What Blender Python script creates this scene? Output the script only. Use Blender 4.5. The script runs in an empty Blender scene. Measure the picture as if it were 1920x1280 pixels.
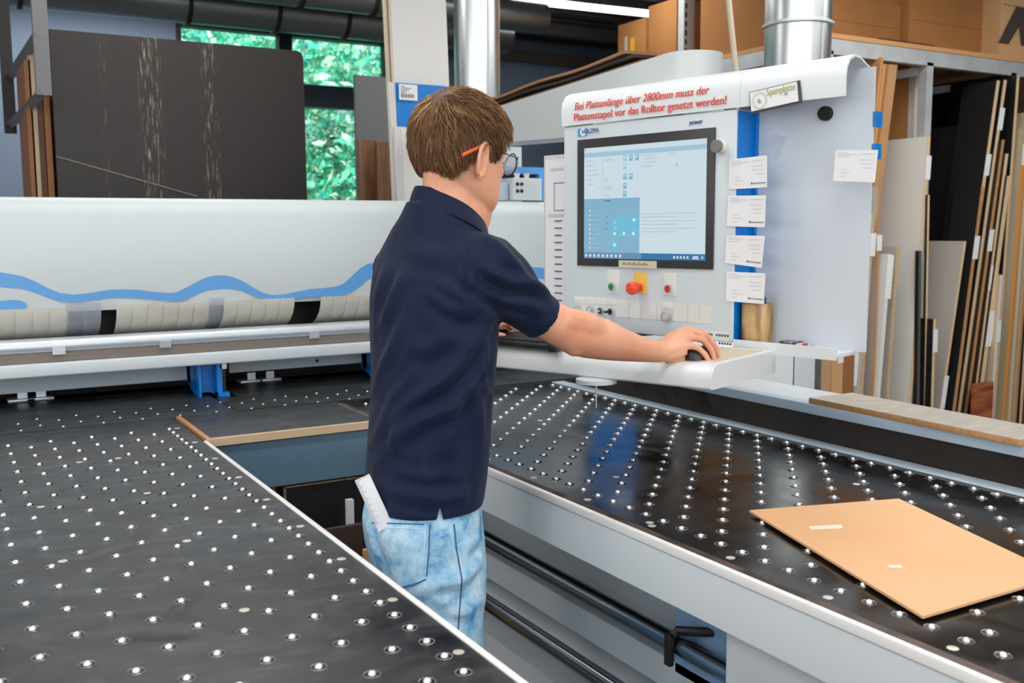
import bpy, bmesh, math, random
import numpy as np
from mathutils import Vector, Matrix
from mathutils.bvhtree import BVHTree
random.seed(7); rng = np.random.default_rng(7)
scene = bpy.context.scene
C = scene.collection

# ---------------------------------------------------------------- camera
F = 1853.0
CAM = np.array([0, 0, 1.53])
_vy = np.array([-131-960, 205, -F]); _vy = _vy/np.linalg.norm(_vy)
_vx = np.array([4150-960, 230, -F]); _vx = _vx-_vy*_vx.dot(_vy); _vx = _vx/np.linalg.norm(_vx)
RM = np.array([_vx, _vy, np.cross(_vx, _vy)])
FWD = RM @ np.array([0, 0, -1.0])
cd = bpy.data.cameras.new('camera'); cam = bpy.data.objects.new('camera', cd); C.objects.link(cam)
cd.sensor_width = 36; cd.lens = 36*F/1920; cd.clip_start = .05; cd.clip_end = 200
cam.matrix_world = Matrix.Translation(Vector(CAM)) @ Matrix(RM.tolist()).to_4x4()
cd.dof.use_dof = True; cd.dof.focus_distance = 2.35; cd.dof.aperture_fstop = 6.0
scene.camera = cam
vs = scene.view_settings
vs.view_transform = 'Standard'; vs.look = 'None'; vs.gamma = 1; vs.use_curve_mapping = False
vs.exposure = -0.75

# ---------------------------------------------------------------- world, sun, lights
w = bpy.data.worlds.new('sky'); scene.world = w; w.use_nodes = True
wn = w.node_tree; bg = wn.nodes['Background']
st = wn.nodes.new('ShaderNodeTexSky'); st.sky_type = 'NISHITA'; st.sun_elevation = math.radians(50); st.sun_disc = False
st.sun_rotation = math.radians(200)
wn.links.new(st.outputs[0], bg.inputs[0]); bg.inputs[1].default_value = .22
sd = bpy.data.lights.new('sun', 'SUN'); sd.energy = 12; sd.angle = .01; sd.color = (1, .97, .9)
so = bpy.data.objects.new('sun', sd); C.objects.link(so); so.rotation_euler = (math.radians(40), 0, math.radians(-25)); so.location = (0, 8, 10)
def area(name, loc, target, sx, sy, power, col=(1, 1, 1)):
    l = bpy.data.lights.new(name, 'AREA'); l.shape = 'RECTANGLE'; l.size = sx; l.size_y = sy; l.energy = power; l.color = col
    o = bpy.data.objects.new(name, l); C.objects.link(o); o.location = loc
    o.rotation_euler = (Vector(target)-Vector(loc)).to_track_quat('-Z', 'Y').to_euler()
    return o
# area lamps for presumed daylight from behind and left, roof lights and added fill lamps
area('daylight_rear', (0.5, -3.9, 2.2), (0.5, 0, 1.9), 6.5, 2.6, 275, (.97, .985, 1))
area('daylight_left', (-3.9, 0.6, 2.2), (0, 0.6, 1.9), 5.5, 2.2, 125, (.97, .985, 1))
LAMPS = [(x, y) for y in (-1.6, 0.5, 2.5) for x in (-1.6, 0.9, 3.4)] + [(0.9, 5.0), (5.9, 2.6), (5.4, 0.6), (-1.4, 7.2), (1.2, 8.2), (3.6, 5.6), (4.0, 3.3)]  # trailing lamps added to brighten the background and the rack sheets
for lx, ly in LAMPS:
    area('roof_and_fill_light', (lx, ly, 3.33), (lx, ly, 0), 1.7, .55, 22, (1, .98, .95))

# ---------------------------------------------------------------- helpers
def ray(px, py): return RM @ np.array([px-960, -(py-640), -F])
def P(px, py, d):
    r = ray(px, py); return CAM + r*(d/r.dot(FWD))
def HIT(px, py, ax, val):
    r = ray(px, py); return CAM + r*((val-CAM[ax])/r[ax])
def HITP(px, py, p0, n):
    r = ray(px, py); n = np.array(n, float); return CAM + r*((np.array(p0)-CAM).dot(n)/r.dot(n))
def V(*a): return np.array(a, float)

MATS = {}
def srgb(r, g, b):
    f = lambda c: (c/255/12.92) if c/255 <= .04045 else ((c/255+.055)/1.055)**2.4
    return (f(r), f(g), f(b), 1)
def mat(name, rgb, rough=.5, metal=0, spec=.5, noise=None, bump=None, coat=0, emit=0, alpha=None, trans=0, sss=0):
    """noise=(scale, rgb2, lo, hi, stretch)  bump=(scale, strength, stretch)"""
    if name in MATS: return MATS[name]
    m = bpy.data.materials.new(name); m.use_nodes = True; nt = m.node_tree; b = nt.nodes['Principled BSDF']
    c = srgb(*rgb)
    b.inputs['Base Color'].default_value = c; b.inputs['Roughness'].default_value = rough
    b.inputs['Metallic'].default_value = metal; b.inputs['Specular IOR Level'].default_value = spec
    b.inputs['Coat Weight'].default_value = coat
    if trans: b.inputs['Transmission Weight'].default_value = trans
    if alpha is not None: b.inputs['Alpha'].default_value = alpha
    if emit:
        b.inputs['Emission Color'].default_value = c; b.inputs['Emission Strength'].default_value = emit
    if sss:
        b.inputs['Subsurface Weight'].default_value = sss; b.inputs['Subsurface Radius'].default_value = (1, .35, .2)
        b.inputs['Subsurface Scale'].default_value = .006
    tc = nt.nodes.new('ShaderNodeTexCoord')
    def mp(stretch):
        q = nt.nodes.new('ShaderNodeMapping'); q.inputs['Scale'].default_value = stretch
        nt.links.new(tc.outputs['Object'], q.inputs[0]); return q
    if noise:
        sc, c2, lo, hi, stretch = noise
        q = mp(stretch); n = nt.nodes.new('ShaderNodeTexNoise'); n.inputs['Scale'].default_value = sc; n.inputs['Detail'].default_value = 6
        nt.links.new(q.outputs[0], n.inputs['Vector'])
        r = nt.nodes.new('ShaderNodeValToRGB'); r.color_ramp.elements[0].position = lo; r.color_ramp.elements[1].position = hi
        r.color_ramp.elements[0].color = c; r.color_ramp.elements[1].color = srgb(*c2)
        nt.links.new(n.outputs[0], r.inputs[0]); nt.links.new(r.outputs[0], b.inputs['Base Color'])
    if bump:
        sc, s, stretch = bump
        q = mp(stretch); n = nt.nodes.new('ShaderNodeTexNoise'); n.inputs['Scale'].default_value = sc; n.inputs['Detail'].default_value = 4
        nt.links.new(q.outputs[0], n.inputs['Vector'])
        bp = nt.nodes.new('ShaderNodeBump'); bp.inputs['Strength'].default_value = s; bp.inputs['Distance'].default_value = .005
        nt.links.new(n.outputs[0], bp.inputs['Height']); nt.links.new(bp.outputs[0], b.inputs['Normal'])
    MATS[name] = m; return m
U1 = (1, 1, 1)
M_white = mat('white_enamel', (222, 227, 230), .32, bump=(3, .02, U1))
M_whitec = mat('white_cover', (205, 213, 216), .42)
M_arm = mat('arm_enamel', (196, 201, 201), .4)
M_lgrey = mat('light_grey_enamel', (205, 213, 219), .4)
M_greyplate = mat('pale_blue_grey_plate', (184, 198, 210), .42)
M_blue = mat('machine_blue', (0, 120, 206), .35)
M_wave = mat('wave_blue', (92, 158, 220), .4)
M_black = mat('black_plastic', (22, 22, 24), .4)
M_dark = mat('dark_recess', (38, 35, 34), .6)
M_rubber = mat('black_rubber', (18, 18, 18), .7)
M_chrome = mat('chrome_steel', (225, 226, 228), .22, 1)
M_ballm = mat('ball_steel', (250, 250, 250), .34, .9)
M_steel = mat('brushed_steel', (190, 194, 198), .3, 1, bump=(8, .05, (1, 20, 20)))
M_alu = mat('aluminium', (206, 214, 222), .38, .55)
M_galv = mat('galvanised_steel', (206, 210, 212), .5, .35, noise=(7, (178, 184, 188), .3, .75, U1))
M_duct = mat('duct_steel', (214, 220, 222), .32, 1, bump=(1.2, .25, (6, 6, .4)))
M_ductdark = mat('dark_duct', (158, 164, 166), .34, .85)
M_edge = mat('white_edge_strip', (236, 234, 232), .45)
M_wood = mat('raw_wood', (196, 150, 100), .6, noise=(6, (170, 118, 70), .3, .75, (1, 14, 14)))
M_mdf = mat('mdf', (190, 146, 100), .75, noise=(4, (172, 126, 82), .3, .8, U1))
M_chip = mat('chipboard_edge', (212, 186, 148), .8, noise=(90, (168, 134, 94), .4, .65, U1))
M_card = mat('cardboard', (172, 118, 66), .85, noise=(3, (158, 104, 56), .3, .8, U1))
M_cardl = mat('light_cardboard', (202, 160, 116), .85)
M_paper = mat('white_paper', (233, 234, 236), .7)
M_ink = mat('printed_ink', (90, 92, 100), .8)
M_red = mat('red_lettering', (214, 70, 58), .6)
M_navytxt = mat('navy_lettering', (22, 52, 130), .6)
M_skin = mat('skin', (232, 174, 142), .46, noise=(14, (222, 150, 118), .35, .75, U1), bump=(120, .12, U1), sss=.12)
M_glass = mat('spectacle_glass', (240, 245, 248), .03, trans=.9, alpha=.45)

def phenolic(name, rough, base=(13, 14, 16), worn=(58, 60, 63)):
    m = mat(name, base, rough, spec=.8)
    nt = m.node_tree; b = nt.nodes['Principled BSDF']
    tc = nt.nodes.new('ShaderNodeTexCoord'); n = nt.nodes.new('ShaderNodeTexNoise'); n.inputs['Scale'].default_value = 5; n.inputs['Detail'].default_value = 8
    n.inputs['Distortion'].default_value = 1.2
    nt.links.new(tc.outputs['Object'], n.inputs['Vector'])
    mr = nt.nodes.new('ShaderNodeMapRange'); mr.inputs[1].default_value = .3; mr.inputs[2].default_value = .75
    mr.inputs[3].default_value = rough*.65; mr.inputs[4].default_value = rough*1.7
    nt.links.new(n.outputs[0], mr.inputs[0]); nt.links.new(mr.outputs[0], b.inputs['Roughness'])
    # worn smears
    q = nt.nodes.new('ShaderNodeMapping'); q.inputs['Scale'].default_value = (2, 5, 1); q.inputs['Rotation'].default_value = (0, 0, .7)
    n2 = nt.nodes.new('ShaderNodeTexNoise'); n2.inputs['Scale'].default_value = 2.6; n2.inputs['Detail'].default_value = 9; n2.inputs['Distortion'].default_value = 2
    nt.links.new(tc.outputs['Object'], q.inputs[0]); nt.links.new(q.outputs[0], n2.inputs['Vector'])
    r = nt.nodes.new('ShaderNodeValToRGB'); r.color_ramp.elements[0].position = .45; r.color_ramp.elements[1].position = .75
    r.color_ramp.elements[0].color = srgb(*base); r.color_ramp.elements[1].color = srgb(*worn)
    nt.links.new(n2.outputs[0], r.inputs[0]); nt.links.new(r.outputs[0], b.inputs['Base Color'])
    return m
M_top = phenolic('black_phenolic_top', .34, (22, 24, 27), (60, 62, 66))  # base grey lifted to stand in for the reflected sheen on the left top
M_topr = phenolic('black_phenolic_worn', .16, (9, 9, 10), (34, 32, 31))
M_strip = phenolic('grey_black_plate', .4, (40, 42, 44))

class G:
    """collects shapes in world space, with a material slot per face"""
    def __init__(s): s.v = []; s.f = []; s.m = []; s.mats = []
    def mi(s, m):
        if m not in s.mats: s.mats.append(m)
        return s.mats.index(m)
    def add(s, vs, fs, m, T=None):
        k = len(s.v); i = s.mi(m)
        for p in vs:
            p = np.array(p, float)
            if T is not None: p = T(p)
            s.v.append(p)
        for f in fs: s.f.append([k+a for a in f]); s.m.append(i)
        return s
    def box(s, x0, x1, y0, y1, z0, z1, m, T=None, bev=0):
        x0, x1 = sorted((x0, x1)); y0, y1 = sorted((y0, y1)); z0, z1 = sorted((z0, z1))
        if bev:
            bm = bmesh.new(); bmesh.ops.create_cube(bm, size=1)
            for q in bm.verts: q.co = Vector(((x0+x1)/2+q.co.x*(x1-x0), (y0+y1)/2+q.co.y*(y1-y0), (z0+z1)/2+q.co.z*(z1-z0)))
            bmesh.ops.bevel(bm, geom=bm.edges[:], offset=bev, segments=3, profile=.5, affect='EDGES')
            bm.verts.index_update()
            s.add([q.co[:] for q in bm.verts], [[q.index for q in f.verts] for f in bm.faces], m, T); bm.free(); return s
        vs = [(x, y, z) for x in (x0, x1) for y in (y0, y1) for z in (z0, z1)]
        return s.add(vs, [(0, 1, 3, 2), (4, 6, 7, 5), (0, 4, 5, 1), (2, 3, 7, 6), (0, 2, 6, 4), (1, 5, 7, 3)], m, T)
    def loft(s, rings, m, cap=True, T=None, closed=True):
        n = len(rings[0]); vs = [p for r in rings for p in r]; fs = []
        for i in range(len(rings)-1):
            for j in range(n if closed else n-1):
                a, b = i*n+j, i*n+(j+1) % n; fs.append((a, b, b+n, a+n))
        if cap: fs += [list(range(n))[::-1], [(len(rings)-1)*n+j for j in range(n)]]
        return s.add(vs, fs, m, T)
    def tube(s, pts, r, m, n=12, T=None, cap=True):
        pts = [np.array(p, float) for p in pts]
        if not hasattr(r, '__len__'): r = [r]*len(pts)
        rings = []; up = None
        for i, p in enumerate(pts):
            d = pts[min(i+1, len(pts)-1)]-pts[max(i-1, 0)]; d = d/np.linalg.norm(d)
            if up is None: up = V(0, 0, 1) if abs(d[2]) < .9 else V(1, 0, 0)
            a = np.cross(d, up); a = a/np.linalg.norm(a); b = np.cross(d, a); up = -b if False else up
            rings.append([p+(a*math.cos(t)+b*math.sin(t))*r[i] for t in [2*math.pi*j/n for j in range(n)]])
        return s.loft(rings, m, cap, T)
    def lathe(s, prof, m, c=(0, 0, 0), ax=(0, 0, 1), n=24):
        ax = np.array(ax, float); ax /= np.linalg.norm(ax); t = V(1, 0, 0) if abs(ax[0]) < .8 else V(0, 1, 0)
        a = np.cross(ax, t); a /= np.linalg.norm(a); b = np.cross(ax, a); c = np.array(c, float)
        rings = [[c+ax*h+(a*math.cos(q)+b*math.sin(q))*max(r, 1e-4) for q in [2*math.pi*j/n for j in range(n)]] for r, h in prof]
        return s.loft(rings, m)
    def prism(s, poly, h0, h1, m, T):
        """poly in local (x,z), extruded along local y h0..h1"""
        n = len(poly); vs = [(x, h0, z) for x, z in poly]+[(x, h1, z) for x, z in poly]
        fs = [list(range(n)), [n+j for j in range(n)][::-1]]+[(j, j+n, (j+1) % n+n, (j+1) % n) for j in range(n)]
        return s.add(vs, fs, m, T)
    def build(s, name, parent=None, base=None, smooth=30, bevel=0):
        base = np.array(base if base is not None else (parent['_b'] if parent is not None else (0, 0, 0)), float)
        me = bpy.data.meshes.new(name)
        me.from_pydata([tuple(p-base) for p in s.v], [], s.f)
        for q in s.mats: me.materials.append(q)
        me.polygons.foreach_set('material_index', s.m)
        bm = bmesh.new(); bm.from_mesh(me)
        if bevel: bmesh.ops.bevel(bm, geom=bm.edges[:], offset=bevel, segments=2, profile=.5, affect='EDGES')
        bmesh.ops.recalc_face_normals(bm, faces=bm.faces); bm.to_mesh(me); bm.free()
        me.polygons.foreach_set('use_smooth', [True]*len(me.polygons))
        if smooth < 180: me.set_sharp_from_angle(angle=math.radians(smooth))
        o = bpy.data.objects.new(name, me); C.objects.link(o)
        if parent is not None: o.parent = parent; o['_b'] = [float(a) for a in parent['_b']]
        else: o.location = base; o['_b'] = [float(a) for a in base]
        return o
def tag(o, label, cat=None, group=None, kind=None):
    o['label'] = label
    if cat: o['category'] = cat
    if group: o['group'] = group
    if kind: o['kind'] = kind
    return o
def thing(name, loc, label, cat, group=None):
    o = bpy.data.objects.new(name, None); C.objects.link(o); o.location = Vector(loc); o['_b'] = [float(a) for a in loc]
    o.empty_display_size = .1
    return tag(o, label, cat, group)
def struct(o): o['kind'] = 'structure'; return o
def frame(o, x, y, z=(0, 0, 1)):
    o = np.array(o, float); x = np.array(x, float); y = np.array(y, float); z = np.array(z, float)
    return lambda p: o+x*p[0]+y*p[1]+z*p[2]
def text(s, size, m, T, depth=.0006, shear=0, align='LEFT', bold=0, width=None):
    """lettering in local x/z plane of frame T, facing local -y; returns G"""
    cu = bpy.data.curves.new('t', 'FONT'); cu.body = s; cu.size = size; cu.shear = shear; cu.align_x = align; cu.offset = 0
    cu.extrude = 0; cu.resolution_u = 6
    o = bpy.data.objects.new('t', cu); me = bpy.data.meshes.new_from_object(o)
    vs = [v.co[:] for v in me.vertices]; fs = [list(p.vertices) for p in me.polygons]
    bpy.data.objects.remove(o); bpy.data.curves.remove(cu)
    k = 1
    if width and vs: k = width/(max(v[0] for v in vs)-min(v[0] for v in vs))
    g = G()
    for dx_ in (0, size*.022, size*.044): g.add([(x*k+dx_, -depth-dx_*.05, y) for x, y, _ in vs], fs, m, T)
    bpy.data.meshes.remove(me); return g
def merge(*gs):
    g = G()
    for q in gs:
        k = len(g.v); g.v += q.v
        for f, i in zip(q.f, q.m): g.f.append([k+a for a in f]); g.m.append(g.mi(q.mats[i]))
    return g

# ================================================================ the hall
M_floor = mat('concrete_floor', (120, 120, 118), .55, noise=(2, (92, 92, 92), .3, .7, U1))
M_wallgrey = mat('blue_grey_wall', (140, 158, 182), .8)
M_wallwhite = mat('white_wall', (205, 205, 202), .8)
M_ceil = mat('dark_trapezoid_ceiling', (104, 98, 94), .5, .2)
M_frame = mat('dark_window_frame', (22, 40, 58), .5)
struct(G().box(-4, 11, -4, 9.2, -.12, 0, M_floor).build('floor'))
g = G()
for i in range(45):
    y = -4+i*.3; g.box(-4, 11, y, y+.15, 3.46, 3.62, M_ceil)
g.box(-4, 11, -4, 9.2, 3.62, 3.7, M_ceil); struct(g.build('ceiling'))
# back wall with window band at x 1.93..3.9
g = G(); g.box(-4, 1.93, 9, 9.2, 0, 3.46, M_wallgrey); g.box(3.93, 11, 9, 9.2, 0, 3.46, M_wallgrey); g.box(1.93, 3.93, 9, 9.2, 3.33, 3.46, M_wallgrey); g.box(1.93, 3.93, 9, 9.2, 0, .7, M_wallgrey)
struct(g.build('wall_back'))
struct(G().box(-4.15, -4, -4, 9.2, 0, 3.6, M_wallwhite).build('wall_left'))
struct(G().box(11, 11.15, -4, 9.2, 0, 3.6, M_wallwhite).build('wall_right'))
struct(G().box(-4, 11, -4.15, -4, 0, 3.6, M_wallwhite).build('wall_front'))
g = G()
for x0, x1 in ((1.93, 1.97), (2.83, 2.95), (3.86, 3.93)): g.box(x0, x1, 8.98, 9.1, .7, 3.33, M_frame)
g.box(1.93, 3.93, 8.97, 9.1, 2.66, 2.86, M_frame); g.box(1.93, 3.93, 8.97, 9.1, .7, .78, M_frame); g.box(1.93, 3.93, 8.97, 9.1, 3.28, 3.33, M_frame)
wf = struct(g.build('window_1'))
M_pane = mat('window_pane', (205, 240, 240), .02, trans=1, alpha=.25)
G().box(1.95, 3.9, 9.04, 9.046, .75, 3.3, M_pane).build('window_pane', wf)
# roof lamp housings, including the lamps added for brightness
M_lampglow = mat('lamp_diffuser', (255, 253, 248), .5, emit=6)
for i, (lx, ly) in enumerate(LAMPS):
    if ly < 0: continue
    b = thing('ceiling_or_fill_lamp', (lx, ly, 3.46), 'white lamp under the dark ceiling, some added for brightness', 'lamp', 'ceiling lamps')
    G().box(lx-.9, lx+.9, ly-.3, ly+.3, 3.38, 3.46, M_lgrey).build('housing', b)
    G().box(lx-.87, lx+.87, ly-.27, ly+.27, 3.365, 3.38, M_lampglow).build('diffuser', b)
# the long bright tube seen above the cover arm
b = thing('strip_lamp', (5.0, 7.2, 3.4), 'long bright strip lamp near the ceiling above the cartons', 'lamp')
a0 = HIT(960, -3, 1, 7); a1 = HIT(1222, 25, 1, 7)
G().tube([a0, a1], .035, M_lampglow).build('tube', b); G().box(a0[0], a1[0], 6.97, 7.03, a0[2]+.03, 3.46, M_ceil).build('hanger', b)
# ducts along x high up
for k, (yy, zz, r, lab) in enumerate(((7.6, 3.18, .15, 'lower dull galvanised ventilation duct crossing above the window'), (7.0, 3.22, .12, 'upper dark ventilation duct crossing above the window'))):
    d = thing('ventilation_duct', (2, yy, zz), lab, 'duct')
    G().tube([(-1, yy, zz), (4.4, yy, zz)], r, M_ductdark, 24).build('pipe', d)
    for xx in (.6, 1.7, 2.35, 2.9, 3.6):
        G().tube([(xx, yy, zz), (xx+.03, yy, zz)], r+.012, M_dark, 24).build('clamp', d)
# dark purlins seen above the cover arm
for yy, zz in ((8.0, 3.33), (8.8, 3.22)):
    tag(G().box(3.95, 10.9, yy, yy+.08, zz, zz+.10, M_ceil).build('roof_beam'), 'dark horizontal roof beam under the ceiling', 'beam', 'roof beams'); 

# ---------------------------------------------------------------- outdoor trees beyond the window
def tree(x, y, h, r, seed, label, nleaf=5200):
    rg = np.random.default_rng(seed)
    t = thing('tree', (x, y, -1), label, 'tree', None)
    g = G(); g.tube([(x, y, -1), (x+.05, y, h*.5), (x, y+.1, h*.8)], [.16, .12, .05], mat('bark', (70, 56, 44), .9), 8); g.build('trunk', t)
    blobs = [(rg.uniform(-.9, .9)*r, rg.uniform(-.5, .5)*r, rg.uniform(-.2, 1.0)*h, rg.uniform(.35, .6)*r) for _ in range(16)]
    vs = []; fs = []; mi = []
    for i in range(nleaf):
        bx, by, bz, br = blobs[rg.integers(len(blobs))]
        d = rg.normal(size=3); d /= np.linalg.norm(d); p = V(x+bx, y+by, bz)+d*br*rg.uniform(.75, 1.05)
        a = rg.normal(size=3); a /= np.linalg.norm(a); b = np.cross(a, rg.normal(size=3)); b /= np.linalg.norm(b)
        s = rg.uniform(.05, .11); k = len(vs)
        vs += [p-a*s, p+b*s*.5, p+a*s, p-b*s*.5]; fs.append((k, k+1, k+2, k+3)); mi.append(int(rg.integers(3)))
    g = G()
    for m in ((130, 232, 196), (70, 196, 166), (206, 248, 214)): g.mi(mat('leaf_%d' % m[0], m, .6, spec=.3))
    g.v = vs; g.f = fs; g.m = mi
    g.build('foliage', t, smooth=0)
tree(3.3, 12.0, 4.0, 1.3, 3, 'leafy green tree behind the left window pane')
tree(4.6, 12.6, 4.2, 1.4, 4, 'leafy green tree behind the middle of the window')
tree(5.7, 12.2, 4.0, 1.2, 5, 'leafy green tree behind the right end of the window')
tree(2.2, 13.6, 5.0, 1.6, 6, 'tall pale green tree farthest left beyond the window')
tree(4.2, 15.2, 5.2, 2.4, 8, 'broad green tree farthest back beyond the window', 9000)
struct(G().box(-6, 16, 9.3, 24, -1.05, -1, mat('grass_ground', (70, 110, 60), .9)).build('ground'))

# ================================================================ background left: stone-look slab and sheet rack
def stone():
    m = mat('dark_stone_laminate', (44, 40, 38), .5)
    nt = m.node_tree; b = nt.nodes['Principled BSDF']; tc = nt.nodes.new('ShaderNodeTexCoord')
    sx = nt.nodes.new('ShaderNodeSeparateXYZ'); nt.links.new(tc.outputs['Object'], sx.inputs[0])
    q = nt.nodes.new('ShaderNodeMapping'); q.inputs['Scale'].default_value = (110, 1, 7); nt.links.new(tc.outputs['Object'], q.inputs[0])
    n = nt.nodes.new('ShaderNodeTexNoise'); n.inputs['Scale'].default_value = 1.6; n.inputs['Detail'].default_value = 5; nt.links.new(q.outputs[0], n.inputs['Vector'])
    cr = nt.nodes.new('ShaderNodeValToRGB'); cr.color_ramp.elements[0].position = .56; cr.color_ramp.elements[1].position = .66
    nt.links.new(n.outputs[0], cr.inputs[0])
    # streak bands by x
    band = nt.nodes.new('ShaderNodeValToRGB'); e = band.color_ramp.elements; e[0].position = 0; e[0].color = (0, 0, 0, 1); e[1].position = 1; e[1].color = (0, 0, 0, 1)
    for p, v in ((.17, 0), (.185, .35), (.20, 0), (.30, 0), (.325, .8), (.375, .8), (.395, .0), (.53, .0), (.56, .9), (.585, .9), (.6, 0)):
        k = band.color_ramp.elements.new(p); k.color = (v, v, v, 1)
    mr = nt.nodes.new('ShaderNodeMapRange'); mr.inputs[1].default_value = .55; mr.inputs[2].default_value = 1.95
    nt.links.new(sx.outputs[0], mr.inputs[0]); nt.links.new(mr.outputs[0], band.inputs[0])
    mu = nt.nodes.new('ShaderNodeMath'); mu.operation = 'MULTIPLY'; nt.links.new(cr.outputs[0], mu.inputs[0]); nt.links.new(band.outputs[0], mu.inputs[1])
    mx = nt.nodes.new('ShaderNodeMixRGB'); mx.inputs[1].default_value = srgb(38, 33, 31); mx.inputs[2].default_value = srgb(168, 150, 128)
    nt.links.new(mu.outputs[0], mx.inputs[0]); nt.links.new(mx.outputs[0], b.inputs['Base Color'])
    return m
YS = 5.5
a = HIT(92, 55, 1, YS); c = HIT(568, 95, 1, YS); zt = (a[2]+c[2])/2
sl = thing('laminate_slab', (0, 0, 0), 'tall dark stone-look laminate sheet with pale vertical veins behind the saw', 'panel')
Ts = frame((0, YS, 0), (1, 0, 0), (0, 1, 0))
r = .035
poly = [(a[0], 0), (c[0], 0), (c[0], zt-r), (c[0]-r*.3, zt-r*.3), (c[0]-r, zt), (a[0], zt)]
G().prism(poly, 0, .045, stone(), Ts).build('sheet', sl, smooth=20)
# scuff line across the slab
s0 = HIT(105, 293, 1, YS-.002); s1 = HIT(370, 368, 1, YS-.002)
G().tube([s0, s1], .0025, mat('scuff', (150, 142, 134), .8), 6).build('scuff_mark', sl)
rk = thing('sheet_rack', (.4, 5.2, 0), 'grey steel sheet rack frame at the left edge', 'rack')
M_rackgrey = mat('rack_grey_paint', (118, 120, 122), .5)
Y0 = 5.2
def q(px, py, y=Y0): return HIT(px, py, 1, y)
g = G(); p0 = q(82, 170); g.box(p0[0]-.03, p0[0]+.035, Y0, Y0+.06, p0[2]-.02, 3.4, M_rackgrey); g.build('post', rk)
p1 = HIT(20, 232, 1, 6.3); G().box(p1[0]-.03, p1[0]+.03, 6.3, 6.36, p1[2]-.05, 3.4, M_dark).build('post', rk)
for (xa, ya), (xb, yb), nm in (((22, 140), (76, 60), 'upper'), ((22, 232), (85, 168), 'lower')):
    A_, B_ = HIT(xa, ya, 1, 6.3), q(xb, yb)
    G().tube([A_, B_], .03, M_rackgrey, 4).build('arm', rk)
for i, (xp, colr, lab) in enumerate(((44, (150, 96, 60), 'reddish brown'), (52, (196, 170, 140), 'pale beige'), (63, (92, 58, 42), 'dark brown'), (76, (168, 110, 66), 'orange brown'), (97, (74, 48, 38), 'blackish brown'))):
    p = HIT(xp, 110, 1, 5.75); z = HIT(xp, (120, 95, 100, 92, 178)[i], 1, 5.75)[2]
    t = thing('sheet_board', (p[0], 5.75, 0), '%s board edge standing beside the dark stone-look sheet' % lab, 'board', 'boards in the left rack')
    G().box(p[0]-.012, p[0]+.016, 5.6, 6.1, 0, z, mat('rackboard_%d' % i, colr, .6)).build('panel', t)

# grey panel, wood grain panel left of the white board
def backpanel(name, x0, y0, x1, Y, m, label, extra=None):
    a = HIT(x0, y0, 1, Y); b = HIT(x1, y0, 1, Y)
    t = thing(name, (a[0], Y, 0), label, 'panel'); G().box(a[0], b[0], Y, Y+.03, 0, a[2], m).build('sheet', t); return t
backpanel('grey_panel', 665, 140, 760, 6.8, mat('mid_grey_laminate', (112, 116, 120), .5), 'mid grey sheet standing right of the window behind the white board')
backpanel('grey_panel', 668, 265, 765, 6.5, mat('grey_laminate_b', (124, 128, 131), .5), 'lower grey sheet in front of the taller grey one')
M_grain = mat('wood_grain_laminate', (150, 108, 76), .5, noise=(3, (112, 74, 48), .35, .65, (8, 1, 1.0)))
backpanel('wood_panel', 672, 262, 715, 6.2, M_grain, 'brown wood grain board leaning left of the white board')
backpanel('wood_panel', 706, 266, 762, 6.1, mat('wood_grain_dark', (134, 92, 62), .5, noise=(3, (98, 64, 44), .35, .65, (8, 1, 1.0))), 'darker wood grain board right against the white board edge')

# white / blue boards standing at the pillar (lean to the left)
def leaner(pts_top, x_bot, Y, th, m, edge, name, label):
    (xl, yt), (xr, yt2) = pts_top
    A_ = HIT(xl, yt, 1, Y); B_ = HIT(xr, yt2, 1, Y); Bo = HIT(x_bot, 375, 1, Y)
    k = (Bo[0]-A_[0])/(A_[2]-Bo[2]); z0 = 0.0
    dx = lambda z: A_[0]+k*(A_[2]-z)
    w_ = B_[0]-A_[0]; T = frame((0, Y, 0), (1, 0, 0), (0, 1, 0))
    zt = min((A_[2]+B_[2])/2, 3.42)
    t = thing(name, (dx(0), Y, 0), label, 'board')
    G().prism([(dx(0), 0), (dx(0)+w_, 0), (dx(zt)+w_, zt), (dx(zt), zt)], 0, th, m, T).build('sheet', t)
    # pale raw edge layers on the left
    for j in range(3):
        e = .010
        G().prism([(dx(0)-e*(j+1), 0), (dx(0)-e*j-.002, 0), (dx(zt)-e*j-.002, zt), (dx(zt)-e*(j+1), zt)], 0, th, edge[j], T).build('edge_layer', t)
    return t
ed = [mat('edge_pale', (226, 216, 200), .7), mat('edge_brown', (158, 136, 112), .7), mat('edge_cream', (205, 190, 165), .7)]
M_bw = mat('white_board', (226, 224, 220), .5)
leaner(((729, -60), (834, -60)), 749, 4.66, .03, M_bw, ed, 'white_board', 'tall white board standing behind the man with stacked raw edges')
bt = leaner(((741, 155), (838, 161)), 751, 4.60, .03, mat('blue_board_face', (0, 122, 208), .45), [M_bw]*3, 'blue_board', 'bright blue board with a white sticker behind the man')
a = HIT(748, 157, 1, 4.585); b_ = HIT(783, 189, 1, 4.585)
T = frame((0, 4.585, 0), (1, 0, 0), (0, 1, 0))
s = G().box(a[0], b_[0], 0, .002, b_[2], a[2], M_paper, T).build('sticker', bt)
g = G()
for k in range(5): g.box(a[0]+.01, a[0]+.03+.012*((k*7) % 4), -.002, 0, a[2]-.012-.008*k, a[2]-.0095-.008*k, M_ink, T)
for k in range(6): g.box(a[0]+.012+.012*k, a[0]+.018+.012*k, -.002, 0, b_[2]+.012, b_[2]+.03, M_ink, T)
g.build('print', s)
leaner(((751, 238), (850, 242)), 758, 4.54, .03, M_bw, [M_bw]*3, 'white_board', 'shorter white board leaning in front of the blue board')

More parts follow.
